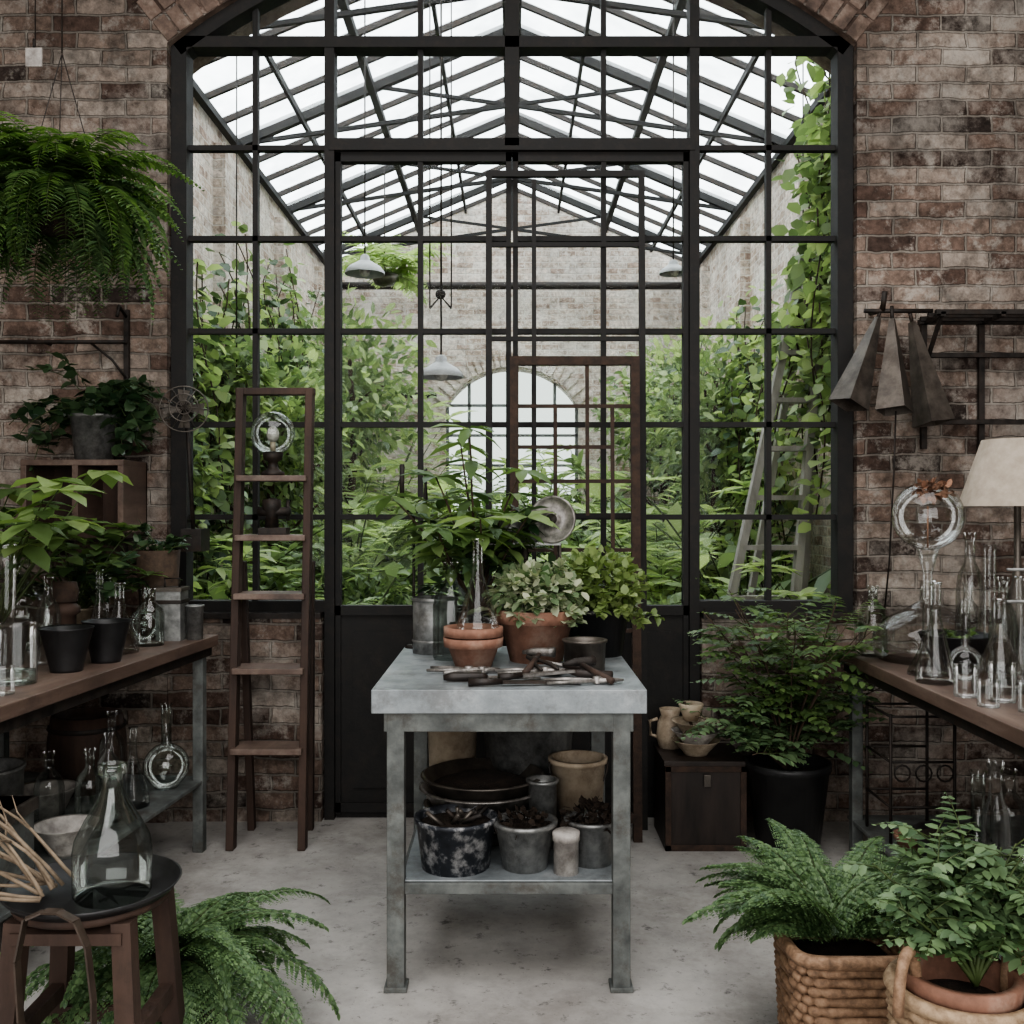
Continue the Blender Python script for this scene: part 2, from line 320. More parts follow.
# ------------------------------------------------------------------ shell
WY=4.55; W2=1.57; SZ=3.55; R=2.5; CZ=SZ-math.sqrt(R*R-W2*W2)
def archz(x,r=R,cz=CZ): return cz+math.sqrt(max(0,r*r-x*x))
b=B('floor'); b.box(-3.2,3.2,-1.6,14.5,-.1,0,'floor'); b.done()
b=B('wall_back')
xs=np.linspace(-W2,W2,41)
def wallface(b,y,ztop,X,m):
    F=lambda v: b.add(v,[(0,1,2,3)],m)
    F([(-X,y,0),(-W2,y,0),(-W2,y,ztop),(-X,y,ztop)]);F([(W2,y,0),(X,y,0),(X,y,ztop),(W2,y,ztop)])
    for i in range(40):
        F([(xs[i],y,archz(xs[i])),(xs[i+1],y,archz(xs[i+1])),(xs[i+1],y,ztop),(xs[i],y,ztop)])
wallface(b,WY,6.2,3.2,'brick'); wallface(b,WY+.35,6.2,3.2,'brick_gh')
for sx in(-1,1): b.add([(sx*W2,WY,0),(sx*W2,WY+.35,0),(sx*W2,WY+.35,archz(W2)),(sx*W2,WY,archz(W2))],[(0,1,2,3)],'brick')
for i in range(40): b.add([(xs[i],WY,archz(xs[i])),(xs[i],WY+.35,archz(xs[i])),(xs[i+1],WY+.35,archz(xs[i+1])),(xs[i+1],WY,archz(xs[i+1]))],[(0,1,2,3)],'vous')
b.done()
b=B('trim_1')
for ring,(r0,r1) in enumerate(((R,R+.11),(R+.122,R+.23))):
    nb=46; a0=math.asin(W2/R)
    for i in range(nb):
        am=-a0+(i+.5)*2*a0/nb+U(-.002,.002); da=a0/nb*U(.78,.86)
        r0j=r0+.001; V=[]
        pr=.003+U(0,.006)
        for y in(WY-pr,WY+.05):
            for aa,rr in((am-da,r0j),(am+da,r0j),(am+da,r1),(am-da,r1)): V.append((rr*math.sin(aa),y,CZ+rr*math.cos(aa)))
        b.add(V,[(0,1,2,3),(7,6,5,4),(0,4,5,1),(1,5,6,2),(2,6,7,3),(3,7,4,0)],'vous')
b.done(.004)
b=B('wall_left'); b.box(-2.8,-2.7,-1.5,WY,0,4.7,'brick'); b.done()
b=B('wall_right'); b.box(2.7,2.8,-1.5,WY,0,4.7,'brick'); b.done()
b=B('wall_front'); b.box(-2.8,2.8,-1.6,-1.5,0,4.7,'brick'); b.done()
b=B('ceiling'); b.box(-2.8,2.8,-1.5,WY,4.7,4.8,'plaster'); b.done()
for nm,x0,x1 in(('wall_low_left',-W2,-.87),('wall_low_right',.87,W2)):
    b=B(nm); b.box(x0,x1,WY+.02,WY+.33,0,.93,'brick'); b.box(x0,x1,WY-.01,WY+.34,.93,.955,'iron'); b.done()
GX=2.45; EZ=4.63; RZ=5.66; GY0=4.9; GY1=13.2
for sx,nm in((-1,'wall_greenhouse_left'),(1,'wall_greenhouse_right')):
    b=B(nm); b.box(min(sx*GX,sx*(GX+.2)),max(sx*GX,sx*(GX+.2)),GY0,GY1,0,EZ,'brick_gh')
    for k in range(4):
        y=GY0+1.2+k*2.1; b.box(min(sx*GX,sx*(GX-.1)),max(sx*GX,sx*(GX-.1)),y,y+.4,0,EZ-.2,'brick_gh')
    b.done()
b=B('wall_greenhouse_end')
aw=.88; ab=2.75
xs2=np.linspace(-aw,aw,25); az2=lambda x: ab+math.sqrt(max(0,1.0**2-x*x))-math.sqrt(1.0**2-aw**2)
gz=lambda x: RZ-(RZ-EZ)*abs(x)/GX
b.add([(-GX,GY1,0),(-aw,GY1,0),(-aw,GY1,gz(aw)),(-GX,GY1,EZ)],[(0,1,2,3)],'brick_gh'); b.add([(GX,GY1,0),(aw,GY1,0),(aw,GY1,gz(aw)),(GX,GY1,EZ)],[(0,1,2,3)],'brick_gh')
for i in range(24):
    x,x2=xs2[i],xs2[i+1]; b.add([(x,GY1,az2(x)),(x2,GY1,az2(x2)),(x2,GY1,gz(x2)),(x,GY1,gz(x))],[(0,1,2,3)],'brick_gh')
    b.add([(x,GY1,az2(x)),(x2,GY1,az2(x2)),(x2,GY1+.3,az2(x2)),(x,GY1+.3,az2(x))],[(0,1,2,3)],'brick_gh')
    xm=(x+x2)/2; n=np.array([xm,0,math.sqrt(1-xm*xm)]); c0=np.array([xm,GY1-.01,az2(xm)])
    b.beam(c0+n*.02,c0+n*.24,.06,.04,'brick_gh',up=(0,1,0))
for sx in(-1,1): b.add([(sx*aw,GY1,0),(sx*aw,GY1+.3,0),(sx*aw,GY1+.3,ab),(sx*aw,GY1,ab)],[(0,1,2,3)],'brick_gh')
b.done()
b=B('window_2')
for x in(-.86,-.57,-.28,0,.28,.57,.86): b.beam((x,GY1+.15,0),(x,GY1+.15,az2(x)),.04,.05,'galvdark',up=(0,1,0))
for z in(.8,1.2,1.6,2.0,2.4,2.8): b.beam((-aw,GY1+.15,z),(aw,GY1+.15,z),.035,.05,'galvdark')
b.add([(-aw,GY1+.16,0),(aw,GY1+.16,0),(aw,GY1+.16,3.4),(-aw,GY1+.16,3.4)],[(0,1,2,3)],'dimpane')
b.done()
b=B('greenhouse_roof')
ny=17; dy=(GY1-GY0)/ny
for sx in(-1,1):
    for i in range(ny+1):
        big=i%4==0
        b.beam((0,GY0+i*dy,RZ),(sx*GX,GY0+i*dy,EZ),.07 if big else .035,.1 if big else .05,'steel' if big else 'iron',up=(0,0,1))
    for t in(.02,.25,.5,.75,.98):
        b.beam((sx*GX*t,GY0,RZ-(RZ-EZ)*t-.05),(sx*GX*t,GY1,RZ-(RZ-EZ)*t-.05),.06 if t in(.02,.5,.98) else .03,.06,'steel',up=(0,0,1))
    for i in range(ny):
        for j in range(4):
            t0,t1=j/4,(j+1)/4; y0=GY0+i*dy;y1=y0+dy
            b.add([(sx*GX*t0,y0,RZ-(RZ-EZ)*t0+.02),(sx*GX*t1,y0,RZ-(RZ-EZ)*t1+.02),(sx*GX*t1,y1,RZ-(RZ-EZ)*t1+.02),(sx*GX*t0,y1,RZ-(RZ-EZ)*t0+.02)],[(0,1,2,3)],'roof')
for i in range(1,5):
    yy=GY0+i*4*dy
    if yy>GY1-.2: yy=GY1-.3
    for sx in(-1,1):
        b.beam((sx*GX*.5,yy,RZ-.515),(0,yy,EZ+.35),.03,.03,'steel'); b.beam((sx*GX,yy,EZ),(0,yy,EZ+.35),.035,.035,'steel')
    b.beam((0,yy,EZ+.35),(0,yy,RZ),.03,.03,'steel')
b.done()

FY=4.64
b=B('window_1')
st='steel'
def vbar(x,z0,z1,w=.022,d=.04): b.box(x-w/2,x+w/2,FY-d/2,FY+d/2,z0,z1,st)
def hbar(x0,x1,z,w=.022,d=.04): b.box(x0,x1,FY-d/2,FY+d/2,z-w/2,z+w/2,st)
OX=1.53
rows=[3.098,2.679,2.251,1.819,1.391]
TR=3.575
for sx in(-1,1):
    vbar(sx*OX,.955,archz(1.53),.07,.1)
    vbar(sx*.84,0,archz(.84)-.01,.045,.09)
    vbar(sx*1.187,.97,archz(1.187)-.01,.024)
    vbar(sx*.424,3.1,archz(.424)-.01,.024)
    for z in rows: hbar(sx*.84 if sx>0 else -OX,OX if sx>0 else -.84,z,.024)
    hbar(sx*.84 if sx>0 else -OX,OX if sx>0 else -.84,.98,.05,.08)
vbar(0,3.098,archz(0)-.01,.065,.1)
hbar(-OX,OX,TR,.05,.1); hbar(-.84,.84,3.105,.055,.1)
a0=math.asin(1.555/R)
P=[((R-.03)*math.sin(a),(R-.03)*math.cos(a)) for a in np.linspace(-a0,a0,41)]
for (x,z),(x2,z2) in zip(P[:-1],P[1:]): b.beam((x,FY,CZ+z),(x2,FY,CZ+z2),.1,.06,st,up=(0,0,1))
gxs=[-OX,-1.187,-.84,-.424,0,.424,.84,1.187,OX]
for i in range(8):
    x0,x1=gxs[i],gxs[i+1]
    zs=[.98,1.391,1.819,2.251,2.679,3.098,TR]
    if 2<=i<=5: zs=[3.098,TR]
    for z0,z1 in zip(zs[:-1],zs[1:]): b.add([(x0,FY,z0),(x1,FY,z0),(x1,FY,z1),(x0,FY,z1)],[(0,1,2,3)],'pane')
    b.add([(x0,FY,TR),(x1,FY,TR),(x1,FY,archz(x1)-.04),(x0,FY,archz(x0)-.04)],[(0,1,2,3)],'pane')
b.done()
b=B('door_1')
for sx in(-1,1):
    x0,x1=(.004,.815) if sx>0 else(-.815,-.004)
    for xe in(x0+.012,x1-.012): b.box(xe-.012,xe+.012,FY-.025,FY+.025,.02,3.075,st)
    for z in(.05,3.055,.96): b.box(x0,x1,FY-.025,FY+.025,z-.022,z+.022,st)
    b.box(x0,x1,FY-.01,FY+.01,.0,.95,st)
    b.box(x0+.08,x1-.08,FY-.02,FY-.008,.14,.86,'steel')
    xm=sx*.424
    b.box(xm-.012,xm+.012,FY-.02,FY+.02,.95,3.04,st)
    for z in rows[1:]: b.box(x0,x1,FY-.018,FY+.018,z-.012,z+.012,st)
    for z0,z1 in zip([.98]+rows[:0:-1],rows[:0:-1]+[3.04]):
        b.add([(x0,FY,z0),(x1,FY,z0),(x1,FY,z1),(x0,FY,z1)],[(0,1,2,3)],'pane')
b.tube([(.05,FY-.03,1.05),(.05,FY-.07,1.05),(.05,FY-.07,1.2),(.05,FY-.03,1.2)],.008,'iron')
b.done()
def leanframe(b,x0,x1,y,z1,w,vs,hs,m,t=.012,z0=0,lean=.12):
    yy=lambda z: y+lean*z/z1
    for x in(x0,x1): b.beam((x,yy(z0),z0),(x,yy(z1),z1),w,w,m,up=(0,1,0))
    b.beam((x0-w/2,yy(z1),z1),(x1+w/2,yy(z1),z1),w,w,m); b.beam((x0,yy(z0+.1),z0+.1),(x1,yy(z0+.1),z0+.1),w,w,m)
    for x,za,zb in vs: b.beam((x,yy(za),za),(x,yy(zb),zb),t,t,m,up=(0,1,0))
    for z,xa,xb in hs: b.beam((xa,yy(z),z),(xb,yy(z),z),t,t,m)
b=B('steel_window_frame')
leanframe(b,-.105,.59,4.46,2.955,.028,[(.10,.1,2.93)],[(2.63,-.1,.59),(2.2,-.1,.59),(1.4,-.1,.59)],'steel',.02,lean=.1)
b.done()
b=B('rusty_iron_trellis')
leanframe(b,.01,.54,4.3,2.08,.038,[(.19,.1,1.88),(.33,1.4,2.08),(.44,1.0,1.88)],[(1.88,.01,.54),(1.7,.01,.44),(1.55,.01,.54),(1.25,.01,.54),(.9,.01,.54)],'rust',.016,lean=.1)
b.done()

# ------------------------------------------------------------------ central table
b=B('metal_work_table')
b.box(-.413,.396,2.93,3.86,.83,.9,'galv')
b.box(-.38,.36,2.96,3.83,.77,.831,'galvdark')
for x in(-.345,.325):
    for y in(2.985,3.8):
        b.box(x-.026,x+.026,y-.026,y+.026,0,.83,'galvdark'); b.box(x-.034,x+.034,y-.034,y+.034,0,.015,'galvdark')
b.box(-.34,.33,2.97,3.81,.285,.318,'galvdark'); b.box(-.33,.32,2.985,3.8,.317,.322,'galv')
b.done(.003)
TZ=.9
b=B('potted_variegated_plant'); pot(b,.085,3.5,TZ,.128,.092,.18,'terra',.013,.045)
shrub(b,(.085,3.5,TZ+.15),40,.22,.04,.032,26,'cream_leaf',el=(.2,1.5),r=.002)
cloud(b,(.085,3.5,TZ+.24),(.165,.15,.09),650,.04,.034,'cream_leaf'); b.done()
b=B('potted_bushy_herb'); pot(b,.31,3.64,TZ,.115,.09,.17,'black',.004,.02)
shrub(b,(.31,3.64,TZ+.14),36,.25,.04,.028,24,'yel',el=(.3,1.5),r=.002)
cloud(b,(.31,3.64,TZ+.26),(.16,.15,.12),700,.04,.028,'yel'); b.done()
b=B('terracotta_pot'); pot(b,-.13,3.36,TZ,.088,.06,.1,'terra',.011,.03,soil=False); b.lathe([(.08,.1),(.09,.105),(.1,.105),(.1,.135),(.088,.135),(.082,.108)],(-.13,3.36,TZ),'terra'); b.lathe([(1e-4,.108),(.08,.108)],(-.13,3.36,TZ),'soil'); b.done()
erl=lambda r,h,n: [(1e-4,0),(r*.95,0),(r,.01),(r*.97,h*.12),(n*1.15,h*.62),(n,h*.7),(n,h*.97),(n*1.25,h),(n*1.2,h*.985)]
rnd=lambda r,h,n: [(1e-4,0),(r*.5,.002)]+[(r*math.sin(t),r-r*math.cos(t)) for t in np.linspace(.7,pi-math.asin(min(.9,n/r)),12)]+[(n,h*.97),(n*1.3,h)]
btl=lambda r,h,n: [(1e-4,0),(r*.96,0),(r,.012),(r,h*.55),(r*.85,h*.68),(n*1.1,h*.78),(n,h*.84),(n,h*.95),(n*1.3,h*.96),(n*1.3,h)]
cyl=lambda r,h: [(1e-4,.003),(r*.97,.002),(r,.01),(r,h*.96),(r*1.05,h),(r*1.0,h+.001)]
def glass(name,prof,x,y,z,m='glass',liquid=None):
    b=B(name); b.lathe(prof,(x,y,z),m,32)
    if liquid: b.lathe([(1e-4,.004),(liquid[0]*.96,.006),(liquid[0]*.96,liquid[1]),(1e-4,liquid[1])],(x,y,z),'glassg',28)
    return b.done()
glass('glass_flask',erl(.072,.32,.018),-.115,3.36,TZ+.11)
b=B('galvanised_tank'); b.lathe([(1e-4,0),(.082,0),(.082,.2),(.075,.2),(.073,.02),(1e-4,.02)],(-.285,3.7,TZ),'zinc'); b.lathe([(.083,.04),(.086,.045),(.083,.05)],(-.285,3.7,TZ),'zinc'); b.lathe([(.083,.19),(.088,.197),(.083,.204)],(-.285,3.7,TZ),'zinc'); b.done()
glass('glass_bottle',btl(.065,.34,.022),-.215,3.54,TZ,'glassg')
b=B('metal_cup'); pot(b,.24,3.3,TZ,.072,.066,.1,'pewter',.003,.008,soil=False); b.done()
b=B('potted_umbrella_plant'); pot(b,-.13,3.75,TZ,.09,.07,.15,'black',.004,.02)
for i in range(22):
    P=stemline((-.13,3.74,TZ+.12),U(0,6.28),U(.95,1.55),U(.35,.74),6,.3); b.tube(P,np.linspace(.006,.003,7),'bark',5)
    for j in range(3): whorl(b,P[-1-j],7 if j==0 else 4,.15,.048,'mid' if i%3 else 'bright',el=-.15)
shrub(b,(-.1,3.74,TZ+.3),14,.35,.08,.035,16,'dark',el=(0,1.2)); b.done()
b=B('iron_plant_hook'); b.lathe([(1e-4,0),(.035,0),(.03,.01),(1e-4,.012)],(-.375,3.82,TZ),'iron',20)
b.tube([(-.375,3.82,TZ),(-.375,3.82,1.42)],.006,'iron'); b.tube([(-.375+.045*math.cos(a),3.82,1.47+.05*math.sin(a)) for a in np.linspace(pi,2*pi,12)]+[(-.33,3.82,1.58)],.009,'iron',8); b.tube([(-.42,3.82,1.47),(-.42,3.82,1.6)],.009,'iron',8); b.done()
b=B('laboratory_balance')
b.box(-.01,.23,3.72,3.84,TZ,TZ+.025,'iron'); b.tube([(.05,3.78,TZ+.02),(.05,3.78,TZ+.4)],.012,'pewter',10)
b.tube([(.18,3.78,TZ+.02),(.18,3.78,TZ+.4)],.008,'pewter',10)
b.box(-.1,.18,3.7,3.82,TZ+.395,TZ+.405,'zinc'); b.lathe([(1e-4,0),(.05,0),(.05,.1),(.045,.1),(.045,.01),(1e-4,.01)],(-.0,3.75,TZ+.405),'zinc'); 
b.lathe([(1e-4,0),(.02,0),(.02,.07),(.01,.08),(1e-4,.08)],(.075,3.73,TZ+.405),'zinc')
b.tube([(.16,3.75,TZ+.4),(.16,3.75,TZ+.47)],.008,'pewter')
b.lathe([(1e-4,-.004),(.08,-.004),(.089,.002),(.089,.01),(.082,.012),(.078,.006),(.05,.004),(.03,.006),(.026,.016),(1e-4,.018)],(.15,3.7,TZ+.49),'tool',40,axis=(-.3,-1,.1))
b.lathe([(1e-4,.024),(.02,.022),(.022,.01),(1e-4,.01)],(.15,3.7,TZ+.49),'iron',24,axis=(-.3,-1,.1)); b.done()
def tool(nm,x,y,ang,L,kind,lift=0,z0=0,ms='tool'):
    b=B(nm); c,s=math.cos(ang),math.sin(ang)
    T=lambda u,v,w: (x+u*c-v*s,y+u*s+v*c,TZ+w+z0+lift*u)
    if kind=='chisel':
        b.tube([T(0,0,.014),T(L*.1,0,.016),T(L*.4,0,.015),T(L*.45,0,.012)],[.009,.014,.013,.008],'darkwood',8); b.tube([T(L*.42,0,.011),T(L*.8,0,.01),T(L,0,.006)],[.007,.006,.004],ms,6)
    if kind=='pliers':
        for sg in(-1,1): b.tube([T(0,sg*.028,.012),T(L*.3,sg*.026,.013),T(L*.6,sg*.009,.012),T(L*.7,-sg*.008,.012),T(L*.85,-sg*.014,.012),T(L,-sg*.003,.012)],[.005,.007,.006,.009,.007,.003],ms,6)
        b.lathe([(1e-4,.024),(.013,.024),(.014,.004)],T(L*.66,0,0),ms,12)
    if kind=='hammer':
        b.tube([T(0,0,.014),T(L*.5,0,.015),T(L,0,.018)],[.011,.01,.008],'wood',8); b.tube([T(L,-.05,.024),T(L,-.03,.024),T(L,.02,.024),T(L,.06,.02)],[.018,.015,.013,.006],ms,8)
    if kind=='file':
        b.tube([T(0,0,.014),T(L*.3,0,.014)],[.013,.009],'darkwood',8); b.beam(T(L*.3,0,.012),T(L,0,.008),.024,.008,ms,up=(0,0,1))
    if kind=='trowel':
        b.tube([T(0,0,.014),T(L*.4,0,.014),T(L*.55,0,.02)],[.014,.012,.006],'darkwood',8)
        V=[T(L*.55,0,.02),T(L*.65,-.035,.014),T(L*.65,.035,.014),T(L*.9,-.026,.01),T(L*.9,.026,.01),T(L*1.05,0,.008)]
        b.add(V,[(0,1,3,5),(0,5,4,2)],ms)
    b.done()
tool('wood_chisel',-.21,3.06,.12,.3,'chisel'); tool('file_tool',-.13,2.98,.12,.34,'file',ms='iron'); tool('pliers',.1,3.0,.15,.24,'pliers'); tool('pliers',-.2,3.14,.6,.19,'pliers')
tool('hammer',.04,3.14,1.3,.2,'hammer',.15); tool('garden_trowel',.31,3.1,2.75,.28,'trowel'); tool('wood_chisel',.24,3.2,2.5,.2,'chisel',.1); tool('file_tool',-.04,3.06,.35,.25,'file',.05,.0); tool('secateurs',.12,3.16,1.9,.2,'pliers',.1,.01,'iron')
tool('shears',-.05,3.18,.15,.24,'pliers',0,.0); tool('hammer',.3,3.0,2.0,.2,'hammer',.1,.0,'iron'); tool('tongs',-.27,3.24,-.15,.2,'pliers')
SZ2=.322
b=B('paint_splashed_bucket'); pot(b,-.175,3.11,SZ2,.125,.105,.155,'splash',.004,.012,soil=True)
for i in range(12): b.tube([(-.175+U(-.05,.05),3.11+U(-.05,.05),SZ2+.13),(-.175+U(-.1,.1),3.11+U(-.09,.02),SZ2+.18)],.007,'pewter' if i%2 else 'iron')
b.done()
b=B('galvanised_bucket'); pot(b,.04,3.1,SZ2,.095,.068,.145,'zinc',.006,.012); cloud(b,(.04,3.1,SZ2+.13),(.08,.08,.035),160,.03,.02,'soil')
b.tube([(.04+.1*math.cos(a),3.1-.05*math.sin(a),SZ2+.14-.05*math.sin(a)) for a in np.linspace(0,pi,14)],.003,'iron',5); b.done()
b=B('lidded_tin'); b.lathe([(1e-4,0),(.038,0),(.038,.1),(.042,.1),(.042,.125),(.03,.13),(1e-4,.13)],(.165,3.05,SZ2),'white'); b.done()
b=B('enamel_bucket'); pot(b,.25,3.14,SZ2,.082,.062,.14,'zinc',.005,.01); cloud(b,(.25,3.14,SZ2+.14),(.085,.08,.045),200,.035,.02,'soil'); b.done()
b=B('stacked_metal_pans')
for k,(r,z) in enumerate(((.16,0),(.19,.055),(.205,.11),(.2,.15))):
    b.lathe([(1e-4,z),(r*.85,z),(r,z+.05),(r+.012,z+.055),(r,z+.06),(r*.85,z+.012),(1e-4,z+.012)],(-.1,3.41,SZ2),'pewter' if k%2 else 'tool',36)
b.lathe([(1e-4,.19),(.1,.195),(.17,.17)],(-.1,3.41,SZ2),'soil'); b.done()
b=B('cream_bucket'); pot(b,.225,3.42,SZ2,.095,.08,.26,'cream',.006,.015,soil=False); b.tube([(.225+.1*math.cos(a),3.42-.03,SZ2+.25-.13*math.sin(a)*.9) for a in np.linspace(0,pi,12)],.003,'iron',5); b.done()
b=B('cream_bucket'); pot(b,-.22,3.69,SZ2,.095,.08,.36,'cream',.006,.015,soil=False); b.done()
b=B('wash_tub'); pot(b,.06,3.68,SZ2,.17,.14,.36,'zinc',.008,.02,soil=True); b.done()
b=B('metal_canister'); pot(b,.1,3.29,SZ2,.05,.045,.22,'zinc',.004,.01,soil=False); b.done()

# ------------------------------------------------------------------ ladder shelf
b=B('wooden_step_ladder')
xl,xr=-1.18,-.88
for x in(xl,xr):
    b.beam((x,4.2,0),(x,4.36,1.95),.032,.06,'wood',up=(0,1,0)); b.beam((x+(.02 if x<-1 else -.02),4.46,0),(x,4.38,1.2),.03,.04,'wood',up=(0,1,0))
for z in(1.573,1.318,1.07,.757,.425):
    y=4.2+.16*z/1.95; b.box(xl,xr,y-.06,y+.1,z-.025,z,'benchtop')
b.beam((xl-.02,4.36,1.94),(xr+.02,4.36,1.94),.03,.05,'wood'); b.done(.003)
b=B('globe_lamp'); zz=1.573; yy=4.35
b.lathe([(1e-4,0),(.05,0),(.05,.015),(.025,.03),(.02,.06),(.04,.07),(.045,.1),(.03,.105)],(-1.04,yy,zz),'iron',20)
b.sphere((-1.04,yy,zz+.185),.095,'glassg',32); b.tube([(-1.04,yy,zz+.1),(-1.04,yy,zz+.15)],.012,'cream',8); b.sphere((-1.04,yy,zz+.18),.028,'white',14,1.3); b.done()
b=B('bench_vise'); zz=1.318;yy=4.33
b.box(-1.09,-.97,yy-.04,yy+.04,zz,zz+.03,'iron'); b.lathe([(1e-4,0),(.03,0),(.025,.06),(.04,.08),(.04,.12),(1e-4,.13)],(-1.04,yy,zz+.03),'iron',16)
b.tube([(-1.1,yy,zz+.1),(-.96,yy,zz+.1)],.02,'iron',10); b.tube([(-.97,yy,zz+.06),(-.97,yy,zz+.15)],.008,'iron'); b.done()

# ------------------------------------------------------------------ benches
def bench(nm,x0,x1,y0,y1,z,zs,legys,rot=0):
    b=B(nm); b.box(x0,x1,y0,y1,z-.045,z,'benchtop'); 
    b.box(x0+.02,x1-.02,y0+.02,y1-.02,z-.085,z-.045,'iron')
    for y in legys:
        for x in((x0+.05),(x1-.05)): b.box(x-.022,x+.022,y-.022,y+.022,0,z-.06,'galvdark')
        b.box(x0+.05,x1-.05,y-.015,y+.015,zs-.04,zs-.01,'galvdark')
    b.box(x0+.03,x1-.03,y0+.05,y1-.03,zs-.015,zs,'galvdark'); o=b.done(.003); o.rotation_euler=(0,0,rot)
bench('workbench',-2.3,-1.33,2.45,4.3,.895,.3,(2.72,4.22),-math.radians(5.2))
bench('workbench',1.36,2.35,2.2,4.18,.84,.16,(2.45,4.1))
LZ=.895
glass('glass_jar',cyl(.062,.185),-1.52,3.06,LZ,liquid=(.06,.04))
glass('glass_beaker',cyl(.035,.08),-1.47,2.88,LZ)
b=B('tall_glass_vase'); b.lathe([(1e-4,0),(.05,0),(.03,.03),(.02,.08),(.03,.25),(.034,.42)],(-1.63,3.22,LZ),'glass'); b.done()
b=B('potted_schefflera'); pot(b,-1.76,3.42,LZ,.1,.08,.15,'pewter',.005,.015)
for i in range(26):
    P=stemline((-1.76,3.42,LZ+.12),U(0,6.28),U(1.0,1.5),U(.35,.74),6,.45); b.tube(P,np.linspace(.005,.002,7),'stem',5)
    whorl(b,P[-1],6,.135,.075,'bright' if i%3 else 'mid',el=-.2); whorl(b,P[-2],4,.11,.06,'mid',el=-.1)
b.done(clampx=(-2.6,0))
for x,y,r in((-1.47,3.3,.083),(-1.42,3.5,.08)):
    b=B('black_bowl'); b.lathe([(1e-4,0),(r*.6,0),(r*.62,.01),(r,.14),(r*1.04,.145),(r*.95,.14),(r*.6,.02),(1e-4,.02)],(x,y,LZ),'black',36); b.done()
b=B('copper_canister'); b.lathe([(1e-4,0),(.05,0),(.05,.02),(.04,.03),(.04,.15),(.055,.16),(.055,.18),(.03,.2),(1e-4,.2)],(-1.62,3.62,LZ+.0),'wood'); b.lathe([(.045,.2),(.05,.24),(.04,.27),(1e-4,.275)],(-1.62,3.62,LZ),'rust'); b.done()
glass('glass_flask',erl(.07,.26,.018),-1.46,3.72,LZ); glass('glass_bottle',btl(.055,.22,.018),-1.42,3.92,LZ,'glassg'); glass('round_flask',rnd(.065,.24,.016),-1.5,4.08,LZ); glass('glass_flask',erl(.05,.3,.014),-1.6,3.88,LZ)
glass('glass_carboy',rnd(.13,.36,.035),-1.86,3.78,LZ,'glassg'); glass('glass_bottle',btl(.05,.27,.018),-1.66,4.1,LZ); glass('glass_bottle',btl(.04,.3,.014),-1.6,3.45,LZ); glass('glass_jar',cyl(.045,.15),-1.6,2.92,LZ)
b=B('potted_herb'); pot(b,-1.8,4.1,LZ,.075,.06,.13,'cream',.004,.01)
whorlplant(b,(-1.78,4.07,LZ+.1),18,.5,.1,.055,'mid',k=6); shrub(b,(-1.76,4.07,LZ+.12),12,.42,.07,.045,14,'dark'); b.done(clampy=4.54)
b=B('square_metal_canister'); b.box(-1.44,-1.34,4.04,4.14,LZ,LZ+.2,'zinc'); b.box(-1.445,-1.335,4.035,4.145,LZ+.15,LZ+.165,'iron'); b.box(-1.445,-1.335,4.035,4.145,LZ+.2,LZ+.215,'pewter'); b.tube([(-1.42,4.09,LZ+.21),(-1.42,4.09,LZ+.25),(-1.36,4.09,LZ+.25),(-1.36,4.09,LZ+.21)],.005,'iron'); b.done()
b=B('planter_pot'); b.lathe(potprof(.09,.07,.36),(-1.5,4.24,LZ+.0),'bark',24); b.lathe([(1e-4,.33),(.08,.33)],(-1.5,4.24,LZ),'soil'); shrub(b,(-1.5,4.24,LZ+.33),12,.16,.05,.03,10,'dark'); b.done()
b=B('metal_tin'); pot(b,-1.3,4.1,LZ,.036,.033,.14,'zinc',.002,.006,soil=False); b.done()
b=B('electric_fan'); x,y=-1.42,4.36
b.box(x-.045,x+.045,y+.06,y+.19,1.24,1.34,'iron'); b.tube([(x,y+.1,1.3),(x,y+.05,1.6),(x,y+.01,1.84)],.01,'iron',8)
b.lathe([(1e-4,-.05),(.03,-.04),(.035,.03),(1e-4,.04)],(x,y-.0,1.86),'iron',16,axis=(.3,-1,.1))
R3=np.array(Vector((.3,-1,.1)).to_track_quat('Z','Y').to_matrix()); C=np.array((x,y-.03,1.86))
tr=lambda u,v,w: tuple(C+R3@np.array([u,v,w]))
for k in range(12):
    a=k*pi/6; b.tube([tr(0,0,.045),tr(.05*math.cos(a),.05*math.sin(a),.045),tr(.1*math.cos(a),.1*math.sin(a),.01),tr(.05*math.cos(a),.05*math.sin(a),-.025)],.002,'pewter',4)
for rr,w in((.1,.01),(.06,.04),(.03,.047)): b.tube([tr(rr*math.cos(a),rr*math.sin(a),w) for a in np.linspace(0,2*pi,28,endpoint=False)],.003,'pewter',4,closed=True)
for k in range(4):
    a=k*pi/2; V=[tr(.015*math.cos(a),.015*math.sin(a),.01),tr(.085*math.cos(a-.3),.085*math.sin(a-.3),.0),tr(.088*math.cos(a+.3),.088*math.sin(a+.3),.025),tr(.02*math.cos(a+.9),.02*math.sin(a+.9),.015)]; b.add(V,[(0,1,2,3)],'pewter',True)
b.done()
b=B('wooden_crate_shelf'); x0,x1,y0,y1,z0,z1=-2.1,-1.66,4.27,4.55,1.3,1.64
b.box(x0,x1,y0,y1,z1-.025,z1,'benchtop'); b.box(x0,x1,y0,y1,z0,z0+.025,'wood')
for x in(x0,-1.88,x1-.025): b.box(x,x+.025,y0,y1,z0+.025,z1-.025,'benchtop')
b.box(x0,x1,y1-.015,y1,z0,z1,'wood'); b.done(.002)
b=B('potted_ivy'); pot(b,-1.83,4.38,1.64,.1,.078,.2,'zinc',.005,.015)
